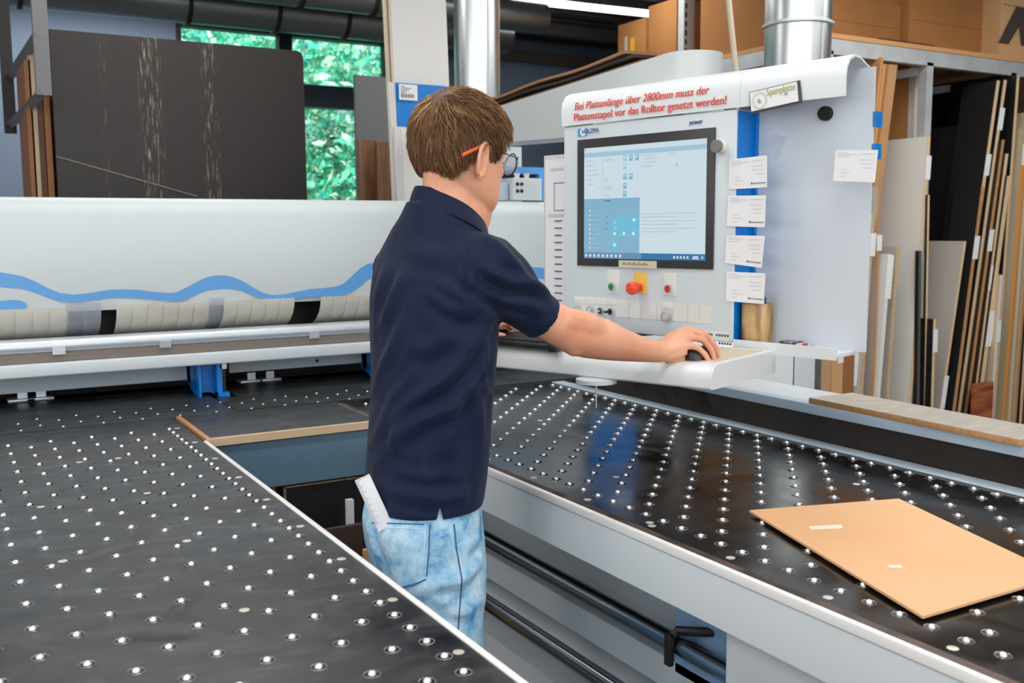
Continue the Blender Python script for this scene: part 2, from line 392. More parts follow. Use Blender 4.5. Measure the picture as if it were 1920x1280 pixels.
# vertical extraction pipes
def vpipe(px0, px1, Y, label, ring=None, zb=0):
    A_ = HIT(px0, 100, 1, Y); B_ = HIT(px1, 100, 1, Y); cx = (A_[0]+B_[0])/2; r = (B_[0]-A_[0])/2*.86
    t = thing('extraction_pipe', (cx, Y, zb), label, 'pipe')
    G().tube([(cx, Y, zb), (cx, Y, 3.5)], r, M_duct, 40).build('pipe', t, smooth=60)
    if ring:
        z = HIT((px0+px1)/2, ring, 1, Y-r)[2]
        G().lathe([(r+.001, -.012), (r+.012, -.006), (r+.012, .006), (r+.001, .012)], M_galv, (cx, Y, z), n=40).build('ring_joint', t)
    G().box(cx-.004, cx+.004, Y-r-.003, Y-r+.004, max(zb, .5), 3.5, M_galv).build('seam', t)
    return t
vpipe(850, 938, 4.75, 'large shiny vertical extraction pipe directly above the man', None, 0)
vpipe(1443, 1545, 4.0, 'large shiny vertical extraction pipe beside the storage rack', 30, 0)

# ================================================================ the beam saw
XL = -2.2
saw = thing('panel_beam_saw', (0.4, 3.6, 0), 'long white panel beam saw with blue wave stripe spanning behind the tables', 'machine')
XR = 2.75
YF = 3.6
# cover: profile (y,z) extruded along x
prof = [(YF+.01, 1.262), (YF, 1.30), (YF, 1.585), (YF+.006, 1.612), (YF+.022, 1.632), (YF+.05, 1.643), (YF+.62, 1.655), (YF+.62, 1.262)]
g = G(); rings = [[V(x, y, z) for y, z in prof] for x in (XL, XR)]; g.loft(rings, M_whitec); g.build('cover', saw, smooth=40)
# wave stripe
top = [(-40, 507), (0, 510), (40, 517), (65, 527), (90, 540), (112, 549), (135, 552), (160, 550), (180, 547), (205, 543), (230, 542), (260, 543), (290, 547), (318, 549), (330, 548), (345, 541), (360, 533), (375, 525), (390, 519), (405, 516), (420, 516), (437, 519), (452, 525), (466, 533), (480, 542), (494, 549), (510, 553), (530, 552), (555, 547), (580, 542), (605, 540), (630, 537), (645, 531), (660, 517), (675, 503), (690, 494), (705, 492), (725, 497), (750, 512), (780, 530), (820, 545), (860, 548), (900, 536), (940, 512), (965, 502), (985, 500), (1010, 501), (1035, 505)]
bot = [(-40, 538), (0, 538), (40, 541), (65, 548), (90, 558), (112, 565), (135, 567), (160, 565), (180, 562), (205, 559), (230, 558), (260, 559), (290, 561), (318, 564), (330, 565), (345, 563), (360, 556), (375, 549), (390, 544), (405, 542), (420, 541), (437, 542), (452, 545), (466, 550), (480, 556), (494, 560), (510, 562), (530, 562), (555, 560), (580, 557), (605, 556), (630, 555), (645, 553), (660, 547), (675, 537), (690, 524), (705, 519), (725, 521), (750, 530), (780, 545), (820, 562), (860, 568), (900, 560), (940, 540), (965, 528), (985, 523), (1010, 522), (1035, 525)]
vs_ = [HIT(x, y, 1, YF-.0015) for x, y in top]+[HIT(x, y, 1, YF-.0015) for x, y in bot]; n = len(top)
g = G(); g.add(vs_, [(i, i+1, n+i+1, n+i) for i in range(n-1)], M_wave)
bl = [(-60, 566), (0, 564), (20, 562), (38, 563), (48, 568), (51, 574), (47, 579), (30, 581), (0, 582), (-60, 583)]
g.add([HIT(x, y, 1, YF-.0015) for x, y in bl], [list(range(len(bl)))], M_wave)
g.build('wave_stripe', saw)
# dust curtain strips
M_lam = mat('milky_curtain_strip', (232, 230, 220), .4, noise=(5, (212, 207, 190), .45, .8, (1, 1, 3)))
M_lamc = mat('clear_curtain_strip', (215, 225, 235), .15, alpha=.35)
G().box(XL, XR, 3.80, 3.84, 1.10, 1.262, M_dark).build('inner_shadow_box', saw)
x = -.35; k = 0
gaps = ((.465, .53), (1.185, 1.25))
while x < 1.95:
    wdt = .052
    gap = any(g0-.03 < x < g1-.02 for g0, g1 in gaps)
    if not gap:
        clear = (abs(x-.405) < .03) or (abs(x-.83) < .025)
        off = .0025*(k % 2)
        zt_ = 1.278+(.0 if not clear else .012)
        rings = []
        for y, z in ((3.594, zt_), (3.602, 1.248), (3.622, 1.218), (3.655, 1.192), (3.70, 1.172)):
            rings.append([V(x, y-.005, z), V(x+wdt+.004, y+.004, z), V(x+wdt+.004, y+.008, z-.002), V(x, y-.001, z-.002)])
        G().loft(rings, M_lamc if clear else M_lam).build('curtain_strip', saw)
    x += wdt; k += 1
# beam: round tube, shadow slot, flat bar
G().tube([(XL, 3.62, 1.150), (XR, 3.62, 1.150)], .027, M_alu, 24).build('pressure_tube', saw, smooth=60)
g = G().box(XL, XR, 3.60, 3.74, 1.098, 1.128, mat('slot_brown', (120, 110, 102), .5)); g.build('beam_slot', saw)
G().box(XL, XR, 3.575, 3.74, 1.052, 1.096, M_lgrey, bev=.006).build('beam_bar', saw)
for px in (110, 310, 590):
    p = HIT(px, 650, 1, 3.59); G().box(p[0]-.02, p[0]+.02, 3.588, 3.60, 1.122, 1.146, M_steel).build('clip', saw)
# grey plate under the beam
G().box(XL, .83, 3.80, 3.82, .972, 1.10, M_greyplate).build('back_plate', saw)
G().box(.96, XR, 3.80, 3.82, .985, 1.10, M_greyplate).build('back_plate', saw)
g = G()
for py_, px_ in ((663, 593), (676, 594)):
    p = HIT(px_, py_, 1, 3.799); g.lathe([(.007, 0), (.007, .004)], M_black, p-V(0, .003, 0), (0, 1, 0), 12)
g.build('bolt_hole', saw)
# machine table strips
g = G().box(XL, .845, 3.58, 3.86, .915, .93, M_strip); g.build('table_plate', saw)
G().box(XL, .845, 3.272, 3.576, .915, .93, M_strip).build('table_plate', saw)
G().box(.93, XR, 3.582, 3.86, .915, .93, M_strip).build('table_plate', saw)
G().box(.85, XR, 3.29, 3.578, .915, .93, M_strip).build('table_plate', saw)
G().box(.850, .926, 3.60, 3.86, .90, .915, M_dark).build('slot', saw)
g = G().box(XL, XR, 3.87, 4.15, .86, .90, M_dark); g.build('inner_bed', saw)
G().box(XL, XR, 3.84, 4.3, 0, .9, M_lgrey).build('base_housing', saw)
G().box(XL, XR, 3.26, 3.84, .60, .912, M_dark).build('front_housing', saw)
G().box(XL, XR, 4.16, 4.2, .9, 1.262, M_dark).build('rear_shroud', saw)
# gripper feet, silver
for px in (40, 75, 470, 505):
    p = HIT(px, 744 if px < 300 else 713, 1, 3.90)
    g = G().box(p[0]-.045, p[0]+.045, 3.88, 3.95, .925, .938, M_alu, bev=.003); g.box(p[0]-.012, p[0]+.02, 3.9, 3.95, .938, .965, M_steel)
    g.build('gripper', saw)
# small holes in the strips
g = G(); rg = np.random.default_rng(3)
for row, yy in enumerate((3.33, 3.39, 3.45, 3.51, 3.63, 3.69, 3.75, 3.81)):
    for i in range(40):
        xx = -.2+i*.117+(.058 if row % 2 else 0)
        if 0.83 < xx < .95 and yy > 3.55 or xx > 1.8: continue
        g.lathe([(.0065, 0), (.0065, .0006)], M_black, (xx, yy, .93), n=10)
tag(g.build('nozzle_hole', saw), 'small dark air holes', kind='stuff')
g = G()
for row, yy in enumerate((3.30, 3.36, 3.42, 3.48)):
    for i in range(30):
        xx = -.15+i*.117+(.058 if row % 2 else 0)
        if xx > 1.75: continue
        g.lathe([(.0045, 0), (.0035, .0018), (.001, .0026)], M_ballm, (xx, yy, .93), n=8)
tag(g.build('small_nozzle', saw), 'small steel air nozzles', kind='stuff')
# blue stop brackets
for x0, x1, xx in ((.80, .895, 0), (1.50, 1.60, 1)):
    b = G(); b.prism([(3.60, .932), (3.68, .932), (3.78, .965), (3.80, 1.06), (3.60, 1.06)], x0, x0+.008, M_blue, lambda p: V(p[1], p[0], p[2]))
    b.prism([(x0, .955), (x1-.03, .935), (x1-.03, 1.06), (x0, 1.06)], 3.655, 3.663, M_blue, lambda p: V(p[0], p[1], p[2])); b.box(x0, x1-.025, 3.74, 3.80, .965, 1.06, M_blue); b.box(x1-.03, x1-.012, 3.60, 3.70, .93, 1.06, M_blue); b.box(x0+.008, x1-.03, 3.66, 3.67, .94, 1.06, M_blue)
    br = b.build('stop_bracket', saw); 
    G().box(x1-.012, x1+.004, 3.615, 3.68, .95, 1.045, M_black).build('guide', br)
    G().box(x1-.018, x1+.006, 3.60, 3.63, 1.03, 1.06, M_steel).build('clip', br)
    G().box(x1-.03, x1+.01, 3.585, 3.64, .931, .945, M_blue).build('foot', br)
# black table inset between the two air tables with wooden edging
ins = thing('inset_plate', (.65, 2.85, .93), 'black inset plate with raw wooden edging between the two tables', 'table')
g = G(); g.add([V(.66, 3.262, .932), V(.652, 2.862, .932), V(1.182, 2.862, .932), V(1.182, 3.262, .932), V(.66, 3.262, .905), V(.652, 2.862, .905), V(1.182, 2.862, .905), V(1.182, 3.262, .905)],
      [(0, 1, 2, 3), (4, 5, 6, 7), (0, 1, 5, 4), (1, 2, 6, 5), (2, 3, 7, 6), (3, 0, 4, 7)], M_top)
g.build('plate', ins)
G().box(.648, .662, 2.86, 3.262, .905, .9345, M_wood).build('side_edging', ins)
G().box(.648, 1.182, 2.845, 2.862, .912, .9345, mat('pale_wood', (206, 178, 146), .6)).build('front_edging', ins)
G().box(.655, 1.172, 2.875, 2.885, .762, .908, mat('blue_grey_sheet', (104, 134, 154), .3, .2)).build('front_sheet', ins)
G().box(.69, 1.15, 3.20, 3.2500, .0, .904, M_dark).build('support', ins)
# things stowed in the recess between the tables
def offcut(x0, x1, Y, z0, z1, m, label, edge=None, tilt=0):
    t = thing('offcut_board', (x0, Y, z0), label, 'board', 'offcuts stowed under the inset plate')
    T = frame((0, Y, 0), (1, 0, 0), (0, 1, 0))
    G().prism([(x0, z0), (x1, z0), (x1, z1), (x0, z1-tilt)], 0, .018, m, T).build('sheet', t)
    if edge: G().prism([(x0, z1-tilt), (x1, z1), (x1, z1+.004), (x0, z1+.004-tilt)], -.0005, .0185, edge, T).build('edge', t); G().box(x0-.004, x0, Y, Y+.018, z0, z1-tilt, edge).build('edge', t)
M_bk = mat('black_board', (20, 20, 22), .5)
def rec(px0, py0, px1, py1, Y): a = HIT(px0, py0, 1, Y); b = HIT(px1, py1, 1, Y); return a[0], b[0], b[2], a[2]
r_ = rec(516, 906, 700, 990, 3.0); offcut(max(.66, r_[0]), 1.1, 3.0, .0, r_[3], mat('dark_brown_board', (48, 40, 36), .5), 'dark brown offcut standing farthest back under the inset plate', M_chip)
r_ = rec(536, 915, 700, 1000, 2.92); offcut(r_[0], r_[1]+.08, 2.92, 0, r_[3], M_bk, 'black offcut with pale edge standing between the tables', M_chip)
r_ = rec(620, 992, 682, 1060, 2.6); offcut(max(.66, r_[0]-.04), r_[1], 2.6, 0, r_[3], mat('brown_oak_board', (66, 50, 44), .5), 'brown oak look offcut standing in front of the black one')
r_ = rec(651, 938, 665, 1000, 2.8); offcut(r_[0], r_[1], 2.8, 0, r_[3], M_paper, 'narrow white strip standing in front of the black offcut')
r_ = rec(684, 1032, 745, 1090, 2.5); offcut(r_[0], r_[1], 2.5, 0, r_[3], M_cardl, 'light cardboard piece low between the tables beside the jeans')
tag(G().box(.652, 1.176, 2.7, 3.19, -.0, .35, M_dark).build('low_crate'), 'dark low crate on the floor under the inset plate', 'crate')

# ---------------------------------------------------------------- air tables
ZT = .93
def nozzle_mesh():
    g = G()
    g.lathe([(.0118, 0), (.0124, .0004), (.0118, .0010), (.0112, .0006), (.0106, .0003)], mat('nozzle_rim', (150, 150, 152), .3, .8), n=24)
    g.lathe([(.0106, .0004), (.001, .0004)], mat('nozzle_cup', (34, 34, 36), .3, .3), n=20)
    prof = [(.0062*math.sin(a), .0012+.0062*(1-math.cos(a))*.8) for a in [math.pi/2-.2-(math.pi/2-.2)*i/5 for i in range(6)]]
    prof = [(.0058*math.cos(a), .0004+.0050*math.sin(a)) for a in [i*math.pi/2/7 for i in range(8)]]
    g.lathe(prof, M_ballm, n=16)
    o = g.build('ball_nozzle', base=(0, 0, 0), smooth=50); me = o.data; bpy.data.objects.remove(o); return me
NOZ = nozzle_mesh()
def projd(p):
    c = RM.T @ (np.array(p)-CAM); return 960+F*c[0]/-c[2], 640-F*c[1]/-c[2], -c[2]
def nozzles(tbl, pts):
    pts = sorted(pts, key=lambda p: projd((p[0], p[1], ZT))[2])
    inv = [p for p in pts if (lambda q: q[2] > .2 and -20 < q[0] < 1940 and -20 < q[1] < 1310)(projd((p[0], p[1], ZT)))]
    base = tbl['_b']
    for i, p in enumerate(inv[:100]):
        o = bpy.data.objects.new('ball_nozzle', NOZ); C.objects.link(o); o.parent = tbl
        o.location = (p[0]-base[0], p[1]-base[1], ZT-base[2])
    rest = inv[100:]
    g = G(); vs0 = [np.array(v.co) for v in NOZ.vertices]; fs0 = [list(f.vertices) for f in NOZ.polygons]; mi0 = [f.material_index for f in NOZ.polygons]
    for m in NOZ.materials: g.mi(m)
    for p in rest:
        k = len(g.v); g.v += [v+V(p[0], p[1], ZT) for v in vs0]; g.f += [[k+a for a in f] for f in fs0]; g.m += mi0
    tag(g.build('ball_nozzle_field', tbl, smooth=50), 'farther steel ball nozzles', kind='stuff')
def screws(tbl, pts):
    for x, y in pts:
        G().lathe([(.0085, 0), (.0085, .0006), (.007, .0009), (.0001, .0009)], mat('pale_screw', (214, 206, 192), .35, .3), (x, y, ZT), n=16).build('screw', tbl)
def table(name, x0, x1, y0, y1, label, top):
    t = thing(name, ((x0+x1)/2, (y0+y1)/2, 0), label, 'table')
    G().box(x0, x1, y0, y1, ZT-.03, ZT, top).build('table_top', t)
    for lx in (x0+.1, x1-.1):
        for ly in (y0+.25, y1-.45):
            G().box(lx-.04, lx+.04, ly-.04, ly+.04, 0, ZT-.12, M_lgrey).build('leg', t)
    return t
LT = table('air_cushion_table', -.55, .637, .1, 3.258, 'left black air table covered with steel ball nozzles', M_top)
G().box(.637, .648, .1, 2.843, ZT-.032, ZT+.0035, M_edge, bev=.003).build('edge_strip', LT)
G().box(.60, .642, .1, 2.84, ZT-.16, ZT-.034, M_lgrey).build('skirt', LT)
pts = []
for i in range(-9, 10):
    for j in range(-22, 28):
        x, y = .097+.0548*i, 1.497+.0585*j
        if ((i+j) % 2 == 0 or i == 9) and .15 < y < 3.13: pts.append((x, y))
nozzles(LT, pts)
screws(LT, [(.614, 1.207+.2345*j) for j in range(9)]+[(.394, 1.523+.41*j) for j in range(4)]+[(.172, 2.347), (.172, 1.93), (.30, 2.76)])
RT = table('air_cushion_table', 1.186, 2.105, -.2, 3.256, 'right black air table with nozzles, aluminium rule and white side skirt', M_topr)
G().box(1.175, 1.186, -.2, 3.256, ZT-.018, ZT+.002, M_edge, bev=.003).build('edge_strip', RT)
G().box(1.186, 1.205, -.2, 3.24, ZT+.0002, ZT+.0008, mat('worn_brown_edge', (84, 62, 54), .5, noise=(14, (30, 24, 22), .45, .6, U1))).build('worn_edge', RT)
G().box(1.178, 1.20, -.2, 3.25, .815, ZT-.0195, M_white).build('skirt', RT)
G().box(1.198, 1.214, -.2, 3.25, .805, .818, M_lgrey).build('skirt_return', RT)
pts = []
for i in range(15):
    for j in range(-28, 33):
        x, y = 1.265+.0548*i, 1.437+.0578*j
        if ((i+j) % 2 == 1 or i in (0, 14)) and y < 3.2: pts.append((x, y))
nozzles(RT, pts)
screws(RT, [(1.226, 1.54+.229*j) for j in range(-5, 7)]+[(1.236, 1.56)]+[(2.035, 1.33+.2312*j) for j in range(5)]+[(1.62, 2.6), (1.55, 1.28), (1.40, 1.9), (1.84, 1.55)])
# aluminium rule
g = G().box(2.060, 2.114, -.2, 3.22, ZT, ZT+.005, mat('rule_aluminium', (196, 212, 224), .4, .15), bev=.0015); ru = g.build('rule', RT)
# side: base panels, rails and brackets
G().box(1.36, 1.38, -.2, 3.2, .02, .80, M_white).build('base_panel', RT)
G().box(1.30, 1.36, -.2, 3.2, .55, .62, M_lgrey).build('panel_step', RT)
G().box(1.28, 1.36, -.2, 3.2, .02, .40, M_lgrey).build('panel_step', RT)
M_rail = mat('rail_steel', (150, 158, 166), .25, 1)
G().tube([(1.27, -.2, .682), (1.27, 3.2, .682)], .021, M_rail, 20).build('rail', RT, smooth=60)
G().tube([(1.27, -.2, .50), (1.27, 3.2, .50)], .021, M_rail, 20).build('rail', RT, smooth=60)
bk = G().tube([(1.345, 1.36, .79), (1.345, 1.37, .735), (1.30, 1.45, .722), (1.262, 1.50, .715), (1.243, 1.502, .70), (1.243, 1.502, .65)], .010, M_black, 8); bk.build('rail_bracket', RT)
G().box(1.236, 1.25, 1.492, 1.512, .645, .712, M_black, bev=.004).build('rail_bracket', RT)
G().box(1.22, 1.34, .9, 1.31, .10, .80, M_white).build('motor_cover', RT)
G().box(1.30, 1.36, 1.36, 1.55, .60, .81, mat('pale_blue_enamel', (150, 186, 222), .35)).build('mounting_plate', RT)
G().box(1.20, 1.34, 1.36, 1.46, .30, .58, MATS['pale_blue_enamel']).build('mounting_plate', RT)
# the brown board lying on the right table
cor = [HIT(x, y, 2, .9362) for x, y in ((1405, 960), (1685, 938), (1990, 1083), (1730, 1160))]
bd = thing('mdf_sheet', cor[0], 'thin tan board lying askew on the right air table', 'board')
M_tan = mat('tan_hardboard', (226, 178, 132), .6, noise=(2.5, (218, 166, 118), .35, .8, U1))
g = G(); g.add([p for p in cor]+[p+V(0, 0, .0045) for p in cor], [(0, 1, 2, 3), (4, 5, 6, 7), (0, 1, 5, 4), (1, 2, 6, 5), (2, 3, 7, 6), (3, 0, 4, 7)], M_tan); g.build('sheet', bd)
for (a_, b_, c_, d_) in (((1517, 986), (1578, 983), (1580, 990), (1520, 993)), ((1664, 1059), (1690, 1059), (1690, 1064), (1668, 1064))):
    G().add([HIT(*p, 2, .9412) for p in (a_, b_, c_, d_)], [(0, 1, 2, 3)], mat('worn_white', (236, 222, 206), .7)).build('scuff_mark', bd)
# fence at the right of the table
FX = 2.118
fe = thing('fence_rail', (FX, 1.5, ZT), 'dark brushed fence plate along the far side of the right table', 'fence')
M_fence = mat('dark_brushed_plate', (56, 50, 47), .32, .5)
nt = M_fence.node_tree; b_ = nt.nodes['Principled BSDF']; tc = nt.nodes.new('ShaderNodeTexCoord'); wv = nt.nodes.new('ShaderNodeTexVoronoi'); wv.feature = 'DISTANCE_TO_EDGE' if False else 'F1'
wv.inputs['Scale'].default_value = 14; nt.links.new(tc.outputs['Object'], wv.inputs['Vector'])
wa = nt.nodes.new('ShaderNodeTexNoise'); wa.inputs['Scale'].default_value = 3; wa.inputs['Distortion'].default_value = 2; nt.links.new(tc.outputs['Object'], wa.inputs['Vector'])
rr = nt.nodes.new('ShaderNodeMapRange'); rr.inputs[1].default_value = .35; rr.inputs[2].default_value = .65; rr.inputs[3].default_value = .16; rr.inputs[4].default_value = .5
nt.links.new(wa.outputs[0], rr.inputs[0]); nt.links.new(rr.outputs[0], b_.inputs['Roughness'])
G().prism([(FX, ZT), (FX+.03, ZT), (FX+.03, 1.003), (FX+.008, 1.003)], -.2, 3.1, M_fence, lambda p: V(p[0], p[1], p[2])).build('plate', fe)
G().box(FX+.002, FX+.045, -.2, 3.1, 1.004, 1.032, mat('fence_bar', (178, 196, 212), .35), bev=.002).build('top_bar', fe)
G().box(FX+.03, FX+.22, -.2, 3.1, .80, 1.02, M_white).build('housing', fe)
G().box(FX+.045, FX+.22, -.2, 3.1, 1.02, 1.03, M_lgrey).build('cap', fe)
for yy in (.3, 2.8): G().box(FX+.05, FX+.2, yy, yy+.15, 0, .8, M_lgrey).build('leg', fe)
# wooden board lying on it
A_ = HIT(1516, 745, 2, 1.048); B_ = HIT(1912, 824, 2, 1.048)
wb = thing('wooden_board', A_, 'wooden board with grey weathered top lying on the fence', 'board')
M_wtop = mat('weathered_top', (172, 166, 156), .4, noise=(9, (192, 186, 174), .4, .7, (1, 3, 1)))
dirv = (B_-A_); dirv[2] = 0; L_ = np.linalg.norm(dirv); dirv /= L_; nv = V(-dirv[1], dirv[0], 0)
if nv[0] < 0: nv = -nv
T = frame((A_[0], A_[1], 1.032), dirv, nv)
G().box(0, L_, 0, .17, 0, .0145, M_wood, T, bev=.002).build('core', wb)
G().box(.001, L_-.001, .001, .169, .0145, .016, M_wtop, T).build('top_layer', wb)

# white switch cabinet behind the fence
cb = thing('switch_cabinet', (3.1, 3.0, 0), 'white machine cabinet behind the fence under the console', 'cabinet')
yc = 3.0
xa, xb = HIT(1330, 700, 1, yc)[0], HIT(1527, 745, 1, yc)[0]
G().box(2.42, xb-.13, yc, yc+.5, 0, 1.05, M_white, bev=.004).build('body', cb)
G().box(xb-.125, xb, yc, yc+.5, 0, 1.30, M_lgrey, bev=.004).build('side_post', cb)
G().box(xb-.131, xb-.124, yc+.002, yc+.01, .3, 1.05, M_black).build('gap_seal', cb)
for px, py in ((1442, 728), (1493, 740)):
    p = HIT(px, py, 1, yc-.012); G().box(p[0]-.03, p[0]+.03, yc-.015, yc, p[2]-.008, p[2]+.004, M_black).build('handle', cb)
for x in (-.2,):
    pass

# ================================================================ control console
NP = V(-.974, -.225, 0); NP /= np.linalg.norm(NP); UP = V(.225, -.974, 0); UP /= np.linalg.norm(UP)   # panel normal, right
P0 = P(1337, 507, 2.6)
con = thing('control_console', (P0[0], P0[1], 1.2), 'white machine control console with touch screen and red warning lettering', 'control panel')
O_ = V(P0[0], P0[1], 0)
TP = frame(O_, UP, -NP)             # local x right, y into the panel, z up
def pl(px, py, off=0):
    w_ = HITP(px, py, P0+NP*off, NP); d = w_-O_; return d.dot(UP), w_[2]
xl, _ = pl(1057, 400); xr, _ = pl(1378, 400); xend, _ = pl(1568, 655)
zb = pl(1370, 642)[1]; zt1 = pl(1200, 226)[1]
DB = .085
def PB(name, x0, x1, y0, y1, z0, z1, m, parent=con, bev=0): return G().box(x0, x1, y0, y1, z0, z1, m, TP, bev).build(name, parent)
PB('front_box', xl, xr, 0, DB+.05, zb, zt1+.004, M_lgrey, bev=.004)
PB('blue_side', xr-.02, xr+.002, .004, DB+.05, zb, zt1, M_blue)
# blue column strip seen beside the box
bx1 = pl(1420, 400, -DB)[0]
PB('blue_column', xr-.01, bx1, DB-.012, DB-.001, zb+.01, zt1+.02, M_blue)
# back plate and shelf
zs = pl(1470, 640)[1]
zhood = pl(1480, 150)[1]
PB('back_plate', xr-.05, xend+.03, DB, DB+.006, zs-.02, zhood+.02, mat('satin_blue_white', (206, 214, 223), .3))
PB('shelf', xr+.003, xend, 0, DB+.01, zs-.03, zs-.018, M_white, bev=.002)
PB('shelf_lip', xr+.003, xend, -.002, .004, zs-.035, zs-.006, M_white)
PB('back_box', xl+.1, xr-.02, DB+.05, DB+.17, zb+.1, zt1-.05, M_lgrey)
for z0_ in (1.69, 1.765): G().box(xend+.028, xend+.038, DB, DB+.03, z0_, z0_+.035, M_blue, TP).build('blue_clip', con)
# hood: profile in (depth, z)
zl = zt1+.006; hz = pl(1200, 172)[1]
zl_r = pl(1578, 200)[1]
hp = [(-.004, zl), (-.006, zl+.045), (-.001, zl+.07), (.012, zl+.088), (.035, zl+.098), (.06, zl+.097), (DB+.045, zl+.070), (DB+.045, zl+.066), (.06, zl+.092), (.037, zl+.093), (.016, zl+.084), (.004, zl+.067), (-.001, zl+.045), (0, zl)]
g = G(); N_ = 14
for x0, x1 in ((xl, xr+.012), (xr+.013, xend+.005)):
    g.loft([[TP(V(x, y, z)) for y, z in hp] for x in (x0, x1)], M_white)
g.build('hood', con, smooth=45)
g = G(); g.prism([(y, z) for y, z in hp[:7]]+[(DB+.045, zl)], xl-.004, xl, M_white, lambda p: TP(V(p[1], p[0], p[2]))); g.build('hood_cap', con)
# screen
bx0, bz1 = pl(1085, 262); bxr, bz0 = pl(1338, 507); bz0 = pl(1200, 501)[1]; bz1 = pl(1200, 252)[1]
mon = G().box(bx0, bxr, -.006, .002, bz0, bz1, mat('screen_bezel', (52, 52, 54), .35), TP, .001).build('monitor', con)
dx0 = pl(1098, 400)[0]; dxr = pl(1326, 400)[0]; dz0 = pl(1200, 486)[1]; dz1 = pl(1200, 270)[1]
dw, dh = dxr-dx0, dz1-dz0
g = G()
def scr(u0, v0, u1, v1, m, d): g.box(dx0+u0*dw, dx0+u1*dw, -.0066-d*.0001, -.006, dz1-v1*dh, dz1-v0*dh, m, TP)
def em(name, c, e=1.4):
    m = bpy.data.materials.new(name); m.use_nodes = True; nt = m.node_tree; bb = nt.nodes['Principled BSDF']
    bb.inputs['Base Color'].default_value = (.01, .01, .012, 1); bb.inputs['Roughness'].default_value = .25
    bb.inputs['Emission Color'].default_value = srgb(*c); bb.inputs['Emission Strength'].default_value = e; return m
E_w = em('screen_white', (212, 230, 238), 1.45); E_b = em('screen_blue', (138, 186, 214)); E_c = em('screen_cyan', (112, 200, 228)); E_t = em('screen_taskbar', (40, 120, 176))
E_g = em('screen_grey_text', (184, 202, 214)); E_i = em('screen_icon', (120, 190, 222)); E_p = em('screen_pale', (170, 208, 226)); E_ww = em('screen_bright', (240, 248, 252)); E_h = em('screen_header', (168, 208, 228)); E_tl = em('taskbar_grey', (104, 148, 188))
scr(0, 0, 1, 1, E_w, 0); scr(0, .045, 1, .085, E_h, 1); scr(.008, .01, .016, .025, E_t, 2); scr(.01, .055, .03, .07, E_g, 2)
scr(0, .46, .485, .945, E_b, 1); scr(.23, .61, .485, .80, E_c, 2); scr(.235, .83, .30, .92, E_c, 2); scr(0, .945, 1, 1, E_t, 1); scr(0, .945, .5, 1, E_tl, 2)
scr(.165, .1, .168, .46, E_p, 1)
for k in range(6): scr(.02+.008*(k > 0), .115+.042*k, .07+.02*((k*5) % 4), .122+.042*k, E_g, 2)
for v in (.115, .275, .30, .355, .375, .43): scr(.185, v, .19+.02+.02*((v*100) % 3), v+.008, E_g, 2)
for u, v in ((.345, .09), (.395, .09), (.447, .09), (.345, .16), (.345, .25), (.395, .25), (.345, .33), (.345, .40)): scr(u, v, u+.028, v+.05, E_i if v > .2 or u > .38 else E_p, 2); scr(u+.006, v+.012, u+.02, v+.024, E_ww, 3)
for k, (u, v) in enumerate(((.5, .1), (.52, .13), (.52, .16), (.49, .19))): scr(u, v, u+.1, v+.006, E_g, 2)
scr(.72, .10, .76, .106, E_g, 2); scr(.77, .19, .785, .21, E_g, 2)
for k in range(6):
    v = .60+.028*k+(.0 if k < 2 else .008 if k < 4 else .016); scr(.30, v, .485, v+.006, E_i, 3); scr(.5, v, .78+.14*(k % 2 == 0), v+.006, E_p, 2)
for k in range(3): scr(.235, .61+.05*k, .255, .635+.05*k, E_i, 3); scr(.265, .61+.05*k, .29, .635+.05*k, E_i if k == 0 else E_p, 3); scr(.195, .62+.055*k, .215, .625+.055*k, E_t, 3)
for u, v in ((.265, .76), (.345, .76), (.425, .76), (.265, .86), (.43, .64)): scr(u, v, u+.018, v+.028, E_ww, 4)
for k in range(9): scr(.05, .56+.042*k, .06, .575+.042*k, E_ww, 3); scr(.075, .565+.042*k, .11+.03*(k % 3), .57+.042*k, E_p, 3)
for k in range(9): scr(.012+.038*k, .962, .028+.038*k, .985, E_ww, 4)
for k in range(5): scr(.76+.026*k, .965, .772+.026*k, .985, E_ww, 4)
scr(.91, .962, .95, .972, E_ww, 4); scr(.905, .977, .955, .987, E_ww, 4); scr(.972, .962, .988, .986, E_p, 4); scr(.185, .475, .235, .485, E_t, 3); scr(.185, .51, .25, .518, E_i, 3)
g.build('display', mon, smooth=0)
# masking tape label under the screen
M_tape = mat('masking_tape', (200, 192, 170), .7)
tx0 = pl(1163, 495)[0]; tx1 = pl(1234, 495)[0]; tz = pl(1198, 495)[1]
tp = PB('tape_label', tx0, tx1, -.0072, -.0060, tz-.011, tz+.010, M_tape)
g = G()
for k in range(16): g.box(tx0+.012+k*.006, tx0+.015+k*.006, -.0076, -.0072, tz-.003+.002*((k*3) % 3), tz+.001+.002*((k*5) % 3), M_ink, TP)
g.build('handwriting', tp)
# lettering on the hood: red warning
x1_, z1_ = pl(1077, 207, .006); x2_, z2_ = pl(1329, 186, .006)
t1 = text('Bei Plattenlänge über 2800mm muss der', .030, M_red, frame(TP(V(x1_, -.008, zl+.043)), UP, -NP), .0003, .25, bold=0, width=x2_-x1_)
x3_, _ = pl(1076, 226, .006); x4_, _ = pl(1361, 200, .006)
t2 = text('Plattenstapel vor das Rolltor gesetzt werden!', .030, M_red, frame(TP(V(x3_, -.008, zl+.012)), UP, -NP), .0003, 0, bold=0, width=x4_-x3_)
merge(t1, t2).build('warning_lettering', con, smooth=0)
